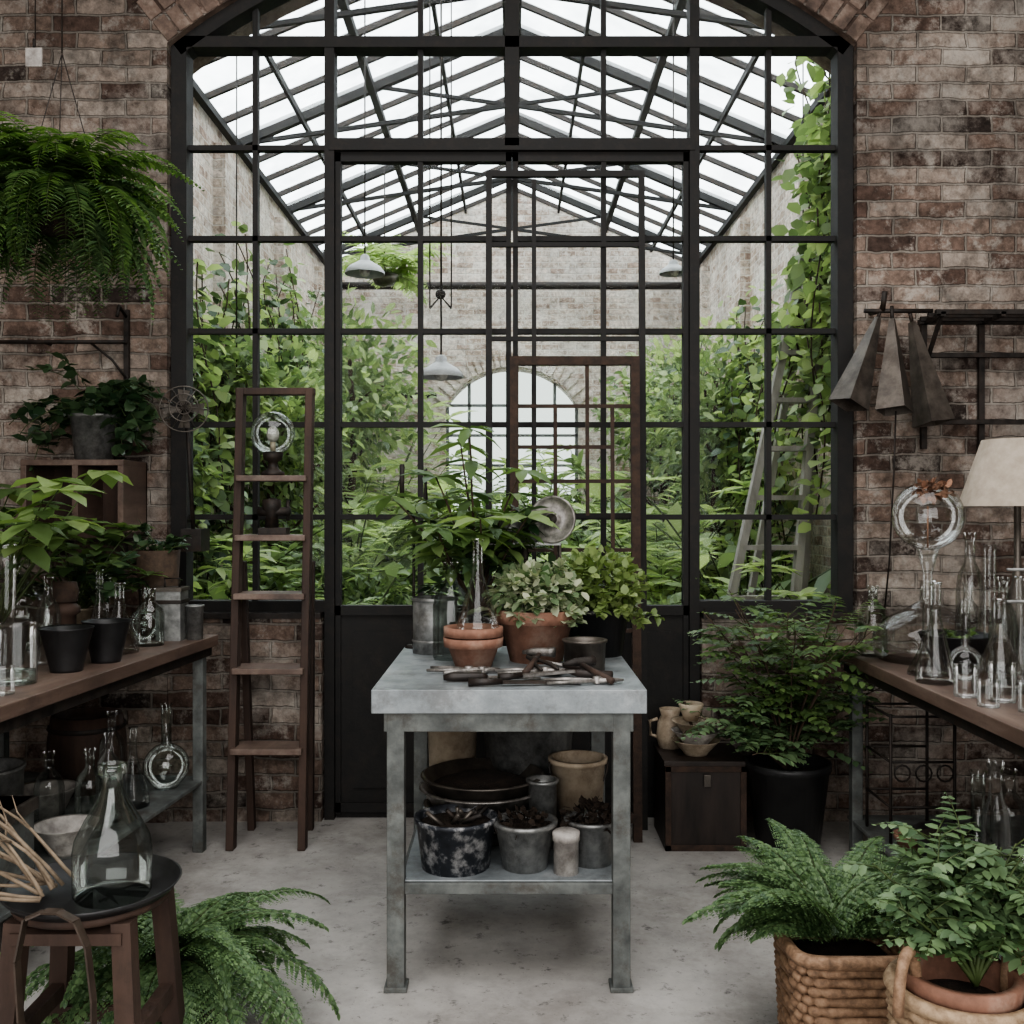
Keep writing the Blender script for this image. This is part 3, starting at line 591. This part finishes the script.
for i in range(64):
    P=stemline((-1.83,4.38,1.84),azpick(.8),U(.2,1.4),U(.22,.42),7,1.7); P[:,1]=np.minimum(P[:,1],4.5); b.tube(P,.002,'stem',3)
    n=13; t=np.sort(rng.uniform(.5,6.9,n)); i0=np.minimum(t.astype(int),6); Q=P[i0]+(P[i0+1]-P[i0])*(t-i0)[:,None]; b.leaves(Q,rng.normal(0,1,(n,3))*[1,.6,.5]+[0,-.4,-.1],.07*rng.uniform(.6,1.1,n),.052,'dark')
b.done(clampy=4.54)
b=B('iron_wall_bracket'); 
b.tube([(-2.4,4.5,2.18),(-1.74,4.5,2.18)],.009,'iron',8); b.beam((-1.745,4.53,1.95),(-1.745,4.53,2.33),.022,.02,'iron',up=(0,1,0)); b.tube([(-1.745,4.52,2.3),(-1.745,4.44,2.33),(-1.745,4.42,2.28)],.008,'iron',6); b.tube([(-2.1,4.5,2.18),(-2.1,4.55,2.18)],.01,'iron'); b.tube([(-1.745,4.5,2.18),(-1.745,4.55,2.18)],.01,'iron'); b.tube([(-1.745,4.52,2.02),(-1.8,4.5,2.1),(-1.9,4.5,2.18)],.006,'iron'); b.done()
b=B('hanging_fern'); c=(-1.62,3.6,2.57)
b.lathe([(1e-4,-.16),(.07,-.15),(.12,-.08),(.145,0),(.135,0),(.11,-.07),(1e-4,-.13)],c,'soil',28); b.lathe([(1e-4,-.01),(.135,-.015)],c,'soil')
for k in range(3):
    a=k*2.1; b.tube([(c[0]+.14*math.cos(a),c[1]+.14*math.sin(a),c[2]),(c[0],c[1],c[2]+.5)],.002,'iron',4)
b.tube([(c[0],c[1],c[2]+.5),(c[0],c[1],4.7)],.003,'iron',4)
fern(b,(c[0],c[1],c[2]),120,.6,.085,.02,'fern',k=30,el=(-.2,1.3),droop=(1.2,2.2)); fern(b,(c[0],c[1],c[2]-.02),80,.6,.08,.02,'fern2',k=28,el=(-.5,.5),droop=(1.0,1.9)); b.done()
b=B('hanging_tag'); b.tube([(-2.05,4.3,3.42),(-2.05,4.3,4.7)],.003,'iron',4); b.box(-2.09,-2.02,4.295,4.305,3.33,3.41,'white'); b.tube([(-2.055,4.3,3.41),(-2.055,4.3,3.45)],.006,'iron'); b.done()
ls=.3
b=B('barrel'); b.lathe([(1e-4,0),(.13,0),(.15,.1),(.15,.2),(.135,.3),(.12,.3),(.12,.27),(1e-4,.27)],(-1.72,4.05,ls),'wood',28)
for z in(.05,.25): b.lathe([(.14,z-.012),(.152,z),(.146,z+.012)],(-1.72,4.05,ls),'iron'); 
b.done()
glass('round_flask',rnd(.09,.34,.02),-1.4,4.05,ls,'glassg'); glass('glass_bottle',btl(.045,.32,.014),-1.46,3.62,ls); glass('glass_bottle',btl(.05,.3,.016),-1.46,3.46,ls,'glassg'); glass('glass_flask',erl(.06,.3,.014),-1.44,3.8,ls); glass('glass_bottle',btl(.05,.28,.016),-1.62,3.5,ls); glass('glass_bottle',btl(.05,.34,.016),-1.56,3.9,ls)
b=B('enamel_bowl'); b.lathe([(1e-4,0),(.05,0),(.055,.01),(.1,.09),(.105,.095),(.095,.09),(.05,.015),(1e-4,.012)],(-1.47,3.29,ls),'white'); b.done()
b=B('storage_box'); b.box(-1.8,-1.48,2.86,3.1,ls,ls+.24,'galvdark'); b.box(-1.81,-1.47,2.85,3.11,ls+.2,ls+.24,'pewter'); b.done(.004)
b=B('storage_tin'); pot(b,-1.74,3.3,ls,.12,.11,.28,'zinc',.004,.01,soil=False); b.done()
b=B('enamel_bowl'); b.lathe([(1e-4,0),(.06,0),(.11,.1),(.115,.105),(.1,.1),(.05,.015),(1e-4,.012)],(-1.72,3.68,ls),'white'); b.done()

# ------------------------------------------------------------------ foreground left
sx,sy,szz=-.955,2.28,.56
b=B('wooden_stool')
for i in(-1,1):
    for j in(-1,1): b.beam((sx+i*.15,sy+j*.15,0),(sx+i*.115,sy+j*.115,szz-.02),.042,.042,'wood',up=(0,1,0))
    b.beam((sx+i*.13,sy-.13,.28),(sx+i*.13,sy+.13,.28),.03,.035,'wood',up=(0,0,1)); b.beam((sx-.13,sy+i*.13,.22),(sx+.13,sy+i*.13,.22),.03,.035,'wood',up=(0,0,1))
    b.beam((sx+i*.12,sy-.12,szz-.05),(sx+i*.12,sy+.12,szz-.05),.025,.05,'wood',up=(0,1,0)); b.beam((sx-.12,sy+i*.12,szz-.05),(sx+.12,sy+i*.12,szz-.05),.025,.05,'wood',up=(0,1,0))
b.lathe([(1e-4,-.02),(.165,-.02),(.17,-.01),(.165,0),(1e-4,0)],(sx,sy,szz),'wood',40); b.done()
b=B('round_tray'); b.lathe([(1e-4,0),(.175,0),(.188,.022),(.193,.022),(.18,.006),(1e-4,.006)],(sx,sy,szz),'black',48); b.done()
glass('glass_demijohn',[(1e-4,0),(.078,0),(.084,.01),(.085,.1),(.08,.13),(.06,.17),(.036,.21),(.023,.24),(.022,.268),(.031,.271),(.031,.293),(.021,.296),(.02,.245),(.032,.205),(.052,.168)],-.895,2.24,szz+.006,'glassg')
b=B('dry_branches')
for i in range(14):
    up=i%2==0
    x,y,z=sx-.06+U(-.05,.03),sy-.08+U(-.06,.08),szz+.02
    L=U(.35,.6); e0=U(.9,1.4) if up else U(.15,.5); a0_=pi+U(-.5,.5); P=[np.array((x,y,z))]; e=e0
    for k in range(10): e-=(U(.0,.22) if up else U(-.02,.14)); P.append(P[-1]+arcdir(a0_+U(-.15,.15),e)*L/10)
    P=np.array(P); m_=P[:,0]>sx-.22; P[m_,2]=np.maximum(P[m_,2],szz+.028)
    b.tube(P,np.linspace(.005,.0015,11),'twig',5)
    for k in(4,7): b.tube([P[k],P[k]+arcdir(a0_+U(-1,1),U(0,1))*.05,P[k]+arcdir(a0_+U(-1,1),U(0,1))*.1],[.003,.002,.001],'twig',4)
b.done()
b=B('leather_strap')
P=np.array([(-.99,2.0,szz+.03),(-.95,1.985,szz+.035),(-.91,1.975,szz+.02),(-.885,1.97,szz-.03),(-.87,1.965,.42),(-.87,1.965,.3),(-.9,1.97,.22),(-.96,1.97,.2),(-1.0,1.97,.26),(-1.02,1.965,.38),(-1.03,1.97,.5),(-1.02,1.985,szz+.02),(-.99,2.0,szz+.03)])+np.array([.01,.09,0])
for p,q in zip(P[:-1],P[1:]): b.beam(p,q,.004,.025,'leather',up=(0,1,0))
b.done()
b=B('potted_floor_fern'); pot(b,-.89,2.68,0,.13,.1,.22,'pewter',.006,.02); fern(b,(-.89,2.68,.2),60,.5,.085,.022,'fern2',k=26,el=(.5,1.4),droop=(1.2,2.1),bip=True); b.done(clampz=.0)

# ------------------------------------------------------------------ right
b=B('potted_shrub'); x,y=1.15,4.17; pot(b,x,y,0,.17,.125,.38,'black',.006,.03)
pinnate(b,(x,y,.33),17,.84,'mid',(6,.13,.065),el=(1.15,1.55),bend=.5,nf=11,k=6,lmin=.75); pinnate(b,(x,y,.33),15,.62,'blueg',(6,.13,.065),el=(.8,1.4),bend=.6,nf=10,k=6); b.done(clampy=4.53)
b=B('wooden_chest'); b.box(.64,.98,4.18,4.5,.0,.355,'darkwood'); 
for xx in(.64,.955): b.box(xx,xx+.025,4.172,4.18,0,.36,'rust')
for z in(.0,.33): b.box(.64,.98,4.172,4.18,z,z+.025,'rust')
b.box(.635,.985,4.172,4.505,.355,.375,'darkwood'); b.box(.8,.83,4.166,4.172,.27,.32,'pewter'); b.done(.002)
b=B('stacked_bowls'); 
for k in range(3): b.lathe([(1e-4,0),(.05,0),(.055,.01),(.1-.01*(k==2),.06),(.105,.065),(.095,.06),(.05,.015),(1e-4,.012)],(.79,4.3,.375+k*.04),'white' if k%2 else 'cream',28)
b.lathe([(1e-4,0),(.03,0),(.055,.07),(.05,.075),(.03,.01)],(.77,4.3,.375+.145),'cream',24); b.tube([(.74,4.3,.6),(.77,4.29,.5),(.72,4.22,.47)],.007,'rust'); b.done()
b=B('ceramic_jug'); b.lathe([(1e-4,0),(.05,0),(.062,.05),(.055,.11),(.04,.14),(.048,.17),(.042,.17),(.038,.14),(1e-4,.03)],(.7,4.43,.375),'cream',24); b.tube([(.645,4.43,.5),(.61,4.43,.49),(.615,4.43,.43),(.645,4.43,.42)],.008,'cream',6); b.done()
b=B('hanging_metal_shades'); y=4.4
def cone(top,bot,w0,w1,ang):
    top=np.array(top,float);bot=np.array(bot,float);t=nrm(bot-top);u=np.array([math.cos(ang),math.sin(ang),0]);u=nrm(u-t*np.dot(u,t));v=np.cross(t,u)
    V=[top+u*i*w0+v*j*w0 for i,j in((-1,-1),(1,-1),(1,1),(-1,1))]+[bot+u*i*w1+v*j*w1 for i,j in((-1,-1),(1,-1),(1,1),(-1,1))]
    b.add(V,[(0,1,2,3),(0,4,5,1),(1,5,6,2),(2,6,7,3),(3,7,4,0)],'pewter'); b.tube([top,top-t*.06],.008,'iron')
cone((1.61,y,2.27),(1.46,y-.06,1.88),.01,.062,.5); cone((1.665,y-.02,2.26),(1.645,y-.1,1.85),.01,.062,.9); cone((1.76,y,2.25),(1.83,y-.06,1.8),.012,.062,.3)
b.tube([(1.55,y,2.3),(1.85,y,2.3)],.01,'iron',8); b.tube([(1.63,y,2.3),(1.63,4.56,2.32)],.01,'iron',8); b.tube([(1.63,y,2.3),(1.63,y-.03,2.38)],.012,'iron',8)
b.tube([(1.65,y-.1,1.85),(1.65,y-.08,1.6),(1.66,y,1.2),(1.655,y+.05,.95)],.004,'iron',5); b.done()
b=B('wall_steel_rack')
for z in(2.27,2.12,1.82): b.beam((1.83,4.5,z),(2.6,4.5,z),.02,.03,'iron')
for y in(4.32,4.4,4.48): b.beam((1.83,y,2.28),(2.6,y,2.28),.02,.02,'iron',up=(0,0,1))
for x in(1.86,2.12,2.38,2.58): b.beam((x,4.52,1.7),(x,4.52,2.29),.025,.02,'iron',up=(0,1,0)); b.beam((x,4.31,2.27),(x,4.55,2.27),.02,.02,'iron',up=(0,0,1))
for x in(1.86,2.38): b.beam((x,4.33,2.27),(x,4.52,2.05),.015,.015,'iron',up=(1,0,0))
b.box(2.42,2.58,4.36,4.5,2.29,2.42,'darkwood'); b.done()
RZ2=.84
b=B('table_lamp'); x,y=1.83,3.62
b.lathe([(1e-4,0),(.09,0),(.09,.015),(.03,.03),(.02,.08),(.05,.16),(.05,.24),(.02,.32),(.012,.4),(.012,.62),(1e-4,.62)],(x,y,RZ2),'pewter',28)
b.lathe([(.2,.6),(.12,.84),(.117,.84),(.197,.6)],(x,y,RZ2),'shade',40); b.tube([(x-.12,y,RZ2+.82),(x+.12,y,RZ2+.82)],.003,'iron'); b.tube([(x,y,RZ2+.6),(x,y,RZ2+.83)],.004,'iron'); b.sphere((x,y,RZ2+.68),.035,'white',14); b.done()
b=B('glass_globe_terrarium'); x,y=1.48,3.56
b.lathe([(1e-4,0),(.07,0),(.068,.012),(.03,.09),(.018,.14),(.016,.36),(.035,.44),(.04,.45)],(x,y,RZ2),'glass',28)
b.sphere((x,y,RZ2+.565),.122,'glass',40); b.tube([(x,y,RZ2+.45),(x,y,RZ2+.6)],.003,'dry',4); cloud(b,(x+.01,y,RZ2+.655),(.075,.07,.028),110,.03,.025,'dry'); b.done()
b=B('glass_cloche'); x,y=1.62,3.9; b.lathe([(1e-4,0),(.18,0),(.21,.04),(.2,.1),(.155,.16),(.08,.2),(.03,.23),(.025,.3),(.035,.31)],(x,y,RZ2),'glass',40); b.done()
b=B('black_bowl'); b.lathe([(1e-4,0),(.07,0),(.13,.13),(.135,.135),(.125,.13),(.06,.015),(1e-4,.012)],(1.62,3.64,RZ2),'black',36); shrub(b,(1.62,3.64,RZ2+.05),12,.14,.04,.02,8,'mid'); b.done()
glass('glass_flask',erl(.066,.34,.017),1.44,3.4,RZ2); glass('glass_flask',erl(.085,.3,.02),1.58,3.24,RZ2); glass('glass_flask',erl(.07,.36,.016),1.74,3.42,RZ2); glass('glass_bottle',btl(.045,.3,.015),1.8,3.95,RZ2)
glass('glass_bottle',btl(.05,.42,.018),1.84,3.24,RZ2); glass('glass_beaker',cyl(.036,.1),1.425,3.14,RZ2); glass('glass_beaker',cyl(.032,.08),1.42,2.98,RZ2); glass('glass_beaker',cyl(.04,.12),1.5,3.06,RZ2); glass('glass_jar',cyl(.05,.13),1.62,3.04,RZ2); glass('glass_beaker',cyl(.03,.09),1.5,2.9,RZ2); glass('glass_bottle',btl(.055,.28,.018),1.45,4.02,RZ2,'glassg'); glass('measuring_cylinder',cyl(.022,.3),1.71,3.24,RZ2); glass('measuring_cylinder',cyl(.02,.46),1.72,3.6,RZ2)
glass('round_flask',rnd(.06,.28,.015),1.56,3.44,RZ2); glass('glass_bottle',btl(.04,.22,.014),1.47,2.76,RZ2); glass('glass_jar',cyl(.045,.1),1.6,2.86,RZ2); glass('glass_flask',erl(.055,.2,.015),1.72,2.98,RZ2)
glass('glass_flask',erl(.06,.3,.016),1.83,3.42-.02,RZ2); glass('glass_bottle',btl(.045,.36,.016),1.66,3.4-.02,RZ2,'glassg'); glass('round_flask',rnd(.08,.3,.018),1.88,3.0,RZ2); glass('glass_bottle',btl(.05,.5,.018),1.74,3.8,RZ2)
b=B('retort_stand'); b.box(1.62,1.98,3.1,3.16,RZ2,RZ2+.012,'zinc')
for x in(1.64,1.96): b.tube([(x,3.13,RZ2),(x,3.13,RZ2+.48)],.006,'zinc',8)
for z in(.3,.4): b.tube([(1.55,3.13,RZ2+z),(2.0,3.13,RZ2+z)],.005,'zinc',8)
for k in range(4):
    xx=1.67+k*.07
    b.tube([(xx,3.13,RZ2+.3),(xx,3.1,RZ2+.3)],.004,'zinc',6); b.tube([(xx+.02*math.cos(a),3.08+.02*math.sin(a),RZ2+.3) for a in np.linspace(0,2*pi,14,endpoint=False)],.003,'zinc',5,closed=True)
    b.lathe([(1e-4,0),(.01,.005),(.012,.02),(.012,.16),(.015,.162)],(xx,3.08,RZ2+.2),'glass',14)
b.done()
rs=.16
b=B('iron_bottle_rack')
for x in(1.42,1.66):
    for yy in(3.75,4.0): b.tube([(x,yy,rs),(x,yy,rs+.5)],.006,'iron')
for z in(.15,.32,.49):
    b.tube([(1.42,3.75,rs+z),(1.66,3.75,rs+z)],.005,'iron'); b.tube([(1.42,4.0,rs+z),(1.66,4.0,rs+z)],.005,'iron'); b.tube([(1.42,3.75,rs+z),(1.42,4.0,rs+z)],.005,'iron')
for k in range(3): b.tube([(1.46+k*.08+.03*math.cos(a),3.74,rs+.28+.03*math.sin(a)) for a in np.linspace(0,2*pi,12,endpoint=False)],.004,'iron',5,closed=True)
b.done()
b=B('dark_tub'); pot(b,1.54,3.5,rs,.12,.1,.14,'black',.006,.015); b.done()
glass('round_flask',rnd(.1,.42,.022),1.51,3.24,rs,'glassg'); glass('tall_glass_bottle',btl(.045,.5,.02),1.48,3.06,rs,'glass'); glass('glass_jar',cyl(.085,.28),1.53,2.84,rs); glass('glass_bottle',btl(.07,.35,.02),1.72,3.1,rs,'glassg'); glass('glass_bottle',btl(.06,.36,.02),1.74,3.5,rs); glass('glass_bottle',btl(.05,.45,.018),1.62,2.96,rs)
b=B('terracotta_pot'); pot(b,1.46,3.67,rs,.05,.035,.08,'terra',.006,.02,soil=False) ; b.done()
def sup(cx,cy,a,c2,n=40,p=5):
    t=np.linspace(0,2*pi,n,endpoint=False); ct,st_=np.cos(t),np.sin(t)
    return np.stack([cx+a*np.sign(ct)*np.abs(ct)**(2/p),cy+c2*np.sign(st_)*np.abs(st_)**(2/p)],-1)
b=B('wicker_basket_with_fern'); cx,cy=.83,2.52
nl=14
for k in range(nl):
    z=.014+k*.0235; f=1+.12*k/nl; S=sup(cx,cy,.125*f,.115*f,64)
    jit=.003*np.cos(np.arange(64)//2*pi+k*pi)
    c=S.mean(0); S2=c+(S-c)*(1+jit[:,None]*8); b.tube(np.c_[S2,np.full(64,z)],.0125,'wicker',6,closed=True)
S=sup(cx,cy,.143,.132,60); b.tube(np.c_[S,np.full(60,.345)],.017,'wicker',6,closed=True)
S0=sup(cx,cy,.118,.108,40); b.add(np.c_[S0,np.full(40,.3)],[tuple(range(40))],'soil'); b.add(np.c_[S0,np.full(40,.005)],[tuple(range(40))],'wicker')
fern(b,(cx-.01,cy+.05,.33),75,.4,.075,.021,'fern2',k=26,el=(.6,1.45),droop=(.9,1.7),bip=True,front=.98); b.done(clampz=0)
b=B('round_wicker_basket_with_plant'); cx,cy=.935,2.08
for k in range(17):
    z=.014+k*.0245; r=.1+.035*(k/16)**.7; t=np.linspace(0,2*pi,48,endpoint=False); rr=r*(1+.02*np.cos(t*24+k*pi)); b.tube(np.c_[cx+rr*np.cos(t),cy+rr*np.sin(t),np.full(48,z)],.0128,'wickl',6,closed=True)
t=np.linspace(0,2*pi,48,endpoint=False); b.tube(np.c_[cx+.138*np.cos(t),cy+.138*np.sin(t),np.full(48,.432)],.016,'wickl',6,closed=True)
b.lathe([(1e-4,.004),(.1,.004)],(cx,cy,0),'wickl')
for a0 in(3.5,.35):
    hx,hy=cx+.14*math.cos(a0),cy+.14*math.sin(a0); tx,ty=-math.sin(a0-1.1),math.cos(a0-1.1)
    b.tube([(hx+tx*.05*math.cos(a),hy+ty*.05*math.cos(a),.42+.11*math.sin(a)) for a in np.linspace(0,pi,16)],.012,'wicker',8)
pot(b,cx,cy,.06,.106,.085,.41,'terra',.01,.045)
pinnate(b,(cx+.03,cy,.44),26,.32,'blueg',(6,.08,.045),el=(.95,1.55),bend=.4,stem='stem',nf=8,k=5,t0=.5,front=.85); pinnate(b,(cx+.05,cy+.03,.44),12,.26,'fern2',(6,.08,.045),el=(.8,1.4),bend=.4,stem='stem',nf=8,k=5,t0=.55,front=.95); b.done()

# ------------------------------------------------------------------ greenhouse contents
def pend(x,y,z,r):
    b=B('pendant_lamp'); b.lathe([(r,0),(r*.97,.02),(r*.8,r*.35),(r*.4,r*.6),(.035,r*.68),(.03,r*.9),(.01,r)],(x,y,z),'lampw',32); b.sphere((x,y,z+.02),.04,'white',12)
    zt=RZ-(RZ-EZ)*abs(x)/GX-.05; b.tube([(x,y,z+r),(x,y,zt)],.006,'iron',5); b.done()
pend(-1.03,7,3.07,.14); pend(1.13,7,3.07,.1); pend(-.39,5.5,2.15,.125)
b=B('pulley_cord'); 
for x in(-.46,-.34): b.tube([(x,5.6,2.55),(x,5.6,5.3)],.004,'iron',4)
b.tube([(-.46,5.6,2.55),(-.4,5.6,2.62),(-.34,5.6,2.55)],.006,'iron'); b.sphere((-.4,5.6,2.63),.03,'iron',12); b.done()
b=B('tall_stepladder')
lf=lambda x0,x1,t,y0=5.8,y1=6.3: (x0+(x1-x0)*t,y0+(y1-y0)*t,3.05*t)
b.beam(lf(1.08,1.84,0),lf(1.08,1.84,1),.045,.07,'ladder',up=(0,1,0)); b.beam(lf(1.56,1.98,0),lf(1.56,1.98,1),.045,.07,'ladder',up=(0,1,0))
b.beam((1.5,6.9,0),(1.9,6.35,3.05),.04,.06,'ladder',up=(0,1,0)); b.beam((1.95,6.9,0),(2.0,6.35,3.05),.04,.06,'ladder',up=(0,1,0))
for k in range(9):
    t=(k+1)/10.2; A=lf(1.08,1.84,t); C2=lf(1.56,1.98,t); b.beam(A,C2,.03,.08,'ladder',up=(0,1,0))
b.done()
b=B('greenhouse_pipe'); b.tube([(-2.3,12.9,4.3),(2.3,12.9,4.3)],.05,'iron',8); b.tube([(-2.3,13.0,2.9),(-.98,13.0,2.9)],.04,'iron',8); b.done()
def vines(nm,sx,ys,ztops,mats,n,side=.3):
    b=B(nm)
    for i in range(n):
        y=U(*ys); zt=U(*ztops); x=sx*(GX-.1-U(.05,side)); L=U(.5,1.5); k=int(L*38)
        t=np.linspace(0,1,k); 
        P=np.stack([x+0.06*np.sin(t*5+U(0,6))-sx*.06*t,y+.35*(t-.5)*U(-1,1)+.07*np.sin(t*7+U(0,6)),zt-L*t],-1)
        b.tube(P[::6],.006,'bark',3)
        b.leaves(P+rng.normal(0,.07,P.shape),rng.normal(0,1,P.shape)*[.8,1,.6]+[-sx*.7,-.3,-.4],.1*rng.uniform(.6,1.3,k),.075,mats[i%len(mats)])
    for V in b.V: V[:,0]=np.clip(V[:,0],-GX+.12,GX-.12); V[:,1]=np.clip(V[:,1],4.93,13.15)
    b.done(clampz=0.0)
g3=['gmid','gbright','gdark']
vines('climbing_vines',-1,(7.6,13),(1.5,3.7),g3,95,.45)
vines('climbing_vines',-1,(5.2,7.6),(1.2,3.3),g3,75,.4)
vines('climbing_vines',1,(7.6,13),(1.5,3.3),g3,95,.5)
vines('climbing_vines',1,(5.3,6.4),(2.6,4.5),['gbright','gmid'],95,.55)
def proto(fn,name):
    b=B(name); fn(b); return b
def p1(b):
    pot(b,0,0,0,.2,.15,.3,'pewter'); shrub(b,(0,0,.25),44,1.35,.13,.065,34,'gmid',el=(.7,1.5),bend=.9,r=.01,start=.1)
def p2(b):
    pot(b,0,0,0,.2,.15,.3,'terra'); whorlplant(b,(0,0,.25),40,1.3,.24,.06,'gbright',el=(.6,1.5),k=8,levels=4)
def p3(b):
    pot(b,0,0,0,.2,.15,.3,'black')
    for i in range(34):
        e=U(.7,1.5); b.frond((0,0,.25),U(0,6.28),e,U(.9,1.7),26,.26,.035,U(1.0,1.7),'gbright' if i%2 else 'gmid',bare=.25,ang=.6)
def p4(b):
    pot(b,0,0,0,.25,.2,.3,'black'); cloud(b,(0,0,.65),(.5,.5,.45),1500,.09,.045,'gdark',.3); cloud(b,(0,0,.75),(.5,.5,.45),900,.1,.045,'gmid',.6)
def p5(b):
    pot(b,0,0,0,.2,.15,.3,'zinc')
    for i in range(30):
        P=stemline((0,0,.25),U(0,6.28),U(.7,1.5),U(.5,1.5),6,.7); b.tube(P,.008,'stem',4); b.leaves(P[-3:],np.tile(P[-1]-P[-3],(3,1))*1.+rng.normal(0,.3,(3,3))-[0,0,.3],U(.22,.36),U(.09,.15),'gmid' if i%3 else 'gbright')
def p6(b):
    b.tube([(0,0,0),(.05,0,1),(0,.05,2),(.03,0,2.6)],[.05,.04,.03,.02],'bark',8)
    for k in range(9):
        P=stemline((0,.03,1.2+k*.12),U(0,6.28),U(.2,1.2),.6,5,.3); b.tube(P,.012,'bark',4)
    cloud(b,(0,0,2.25),(.75,.75,.8),1300,.12,.055,'gmid',.25); cloud(b,(.1,0,2.4),(.75,.75,.75),600,.13,.06,'gbright',.6)
names=['leafy_greenhouse_shrub','umbrella_tree','palm_plant','bushy_greenhouse_plant','philodendron','greenhouse_tree']
protos=[proto(f,n) for f,n in zip((p1,p2,p3,p4,p5,p6),names)]
pm_=[]
for b in protos:
    V=np.concatenate(b.V); me=bpy.data.meshes.new(b.name); me.from_pydata(V.tolist(),[],b.F)
    for m in b.mats: me.materials.append(M[m])
    me.polygons.foreach_set('material_index',b.MI); me.polygons.foreach_set('use_smooth',b.SM); me.update(); pm_.append((me,V))
def put(k,x,y,s):
    me,V=pm_[k]; me=me.copy(); a=U(0,6.28); R_=np.array(Matrix.Rotation(a,3,'Z')); W=V@R_.T*s+np.array([x,y,0])
    W[:,0]=np.clip(W[:,0],-GX+.11,GX-.11); W[:,1]=np.clip(W[:,1],4.93,13.15); W[:,2]=np.maximum(W[:,2],0)
    W-=np.array([x,y,0]); me.vertices.foreach_set('co',W.astype(np.float32).ravel()); me.update()
    o=bpy.data.objects.new(names[k],me); o.location=(x,y,0); scene.collection.objects.link(o)
L_=[(3,-1.3,5.5,.62),(1,-1.85,5.9,.85),(4,-.95,5.8,.75),(2,-1.4,6.8,1.1),(0,-2.0,6.9,1.1),(3,-.9,6.9,.8),(5,-1.9,8.0,.9),(0,-1.2,7.9,1.2),(1,-1.5,9.0,1.3),(5,-1.7,10.4,1.15),(2,-1.1,10.0,1.5),(3,-.75,9.2,1.1),(1,-1.6,11.8,1.8),(2,-1.0,12.0,1.6),
    (3,1.3,5.4,.6),(1,1.85,5.45,.8),(3,.95,6.6,.7),(4,1.7,7.4,1.1),(1,1.2,8.0,1.15),(5,1.9,9.2,1.0),(2,1.3,9.4,1.4),(0,.9,10.3,1.3),(0,1.6,10.9,1.6),(5,1.8,12.0,1.1),(1,1.1,12.2,1.5),(3,.6,11.3,1.2),(0,-.5,12.2,1.4),(0,.45,12.4,1.5),(1,0,12.6,1.4)]
for k,x,y,s in L_: put(k,x,y,s)
b=B('hanging_palm_basket'); c=(-1.35,10.6,3.9)
b.lathe([(1e-4,-.12),(.1,-.1),(.15,0),(.14,0),(1e-4,-.06)],c,'pewter'); b.tube([(c[0],c[1],c[2]),(c[0],c[1],5.05)],.008,'iron')
for i in range(30): b.frond(c,U(0,6.28),U(.2,1.3),U(.6,.95),18,.22,.045,U(.8,1.5),'gbright',bare=.15,ang=.6)
b.done()
for x,y,z in((-1.9,6.9,2.35),(1.95,6.7,2.6),(-2.0,5.6,1.7)):
    b=B('hanging_basket'); b.lathe([(1e-4,-.15),(.1,-.13),(.15,0),(.13,0),(1e-4,-.08)],(x,y,z),'pewter'); zt=RZ-(RZ-EZ)*abs(x)/GX-.02
    b.tube([(x,y,z),(x,y,zt)],.005,'iron',4); cloud(b,(x,y,z+.02),(.28,.28,.22),380,.09,.055,'gmid',.3,.8); shrub(b,(x,y,z),22,.5,.08,.05,16,'gbright',el=(-.2,1.0),bend=2.0,r=.003); b.done(clampx=(-2.34,2.34))

# ------------------------------------------------------------------ light
w=bpy.data.worlds.new('overcast_sky'); scene.world=w; w.use_nodes=True; nt=w.node_tree
bg=nt.nodes['Background']; bg.inputs[0].default_value=(.95,.98,1,1); bg.inputs[1].default_value=6.5
def area(nm,loc,size,sy,power,rot,col=(1,1,1)):
    l=bpy.data.lights.new(nm,'AREA'); l.shape='RECTANGLE'; l.size=size; l.size_y=sy; l.energy=power; l.color=col
    o=bpy.data.objects.new(nm,l); o.location=loc; o.rotation_euler=rot; scene.collection.objects.link(o)
area('ceiling_fill_light',(0,1.5,4.6),4.2,3.2,165,(0,0,0),(1,.985,.97))  # added overhead area fill for the room, not a modelled fitting
area('front_fill_light',(0,-1.4,2.3),4.4,3.0,195,(pi/2,0,0),(1,.985,.97))  # added soft fill behind the camera, brightens and flattens; no window is modelled
cam=bpy.data.cameras.new('camera'); co=bpy.data.objects.new('camera',cam); scene.collection.objects.link(co)
co.location=(0,0,H); co.rotation_euler=(pi/2,0,0); cam.sensor_width=36; cam.lens=36*1000/1024; cam.shift_y=-4/1024; cam.clip_start=.05
scene.camera=co
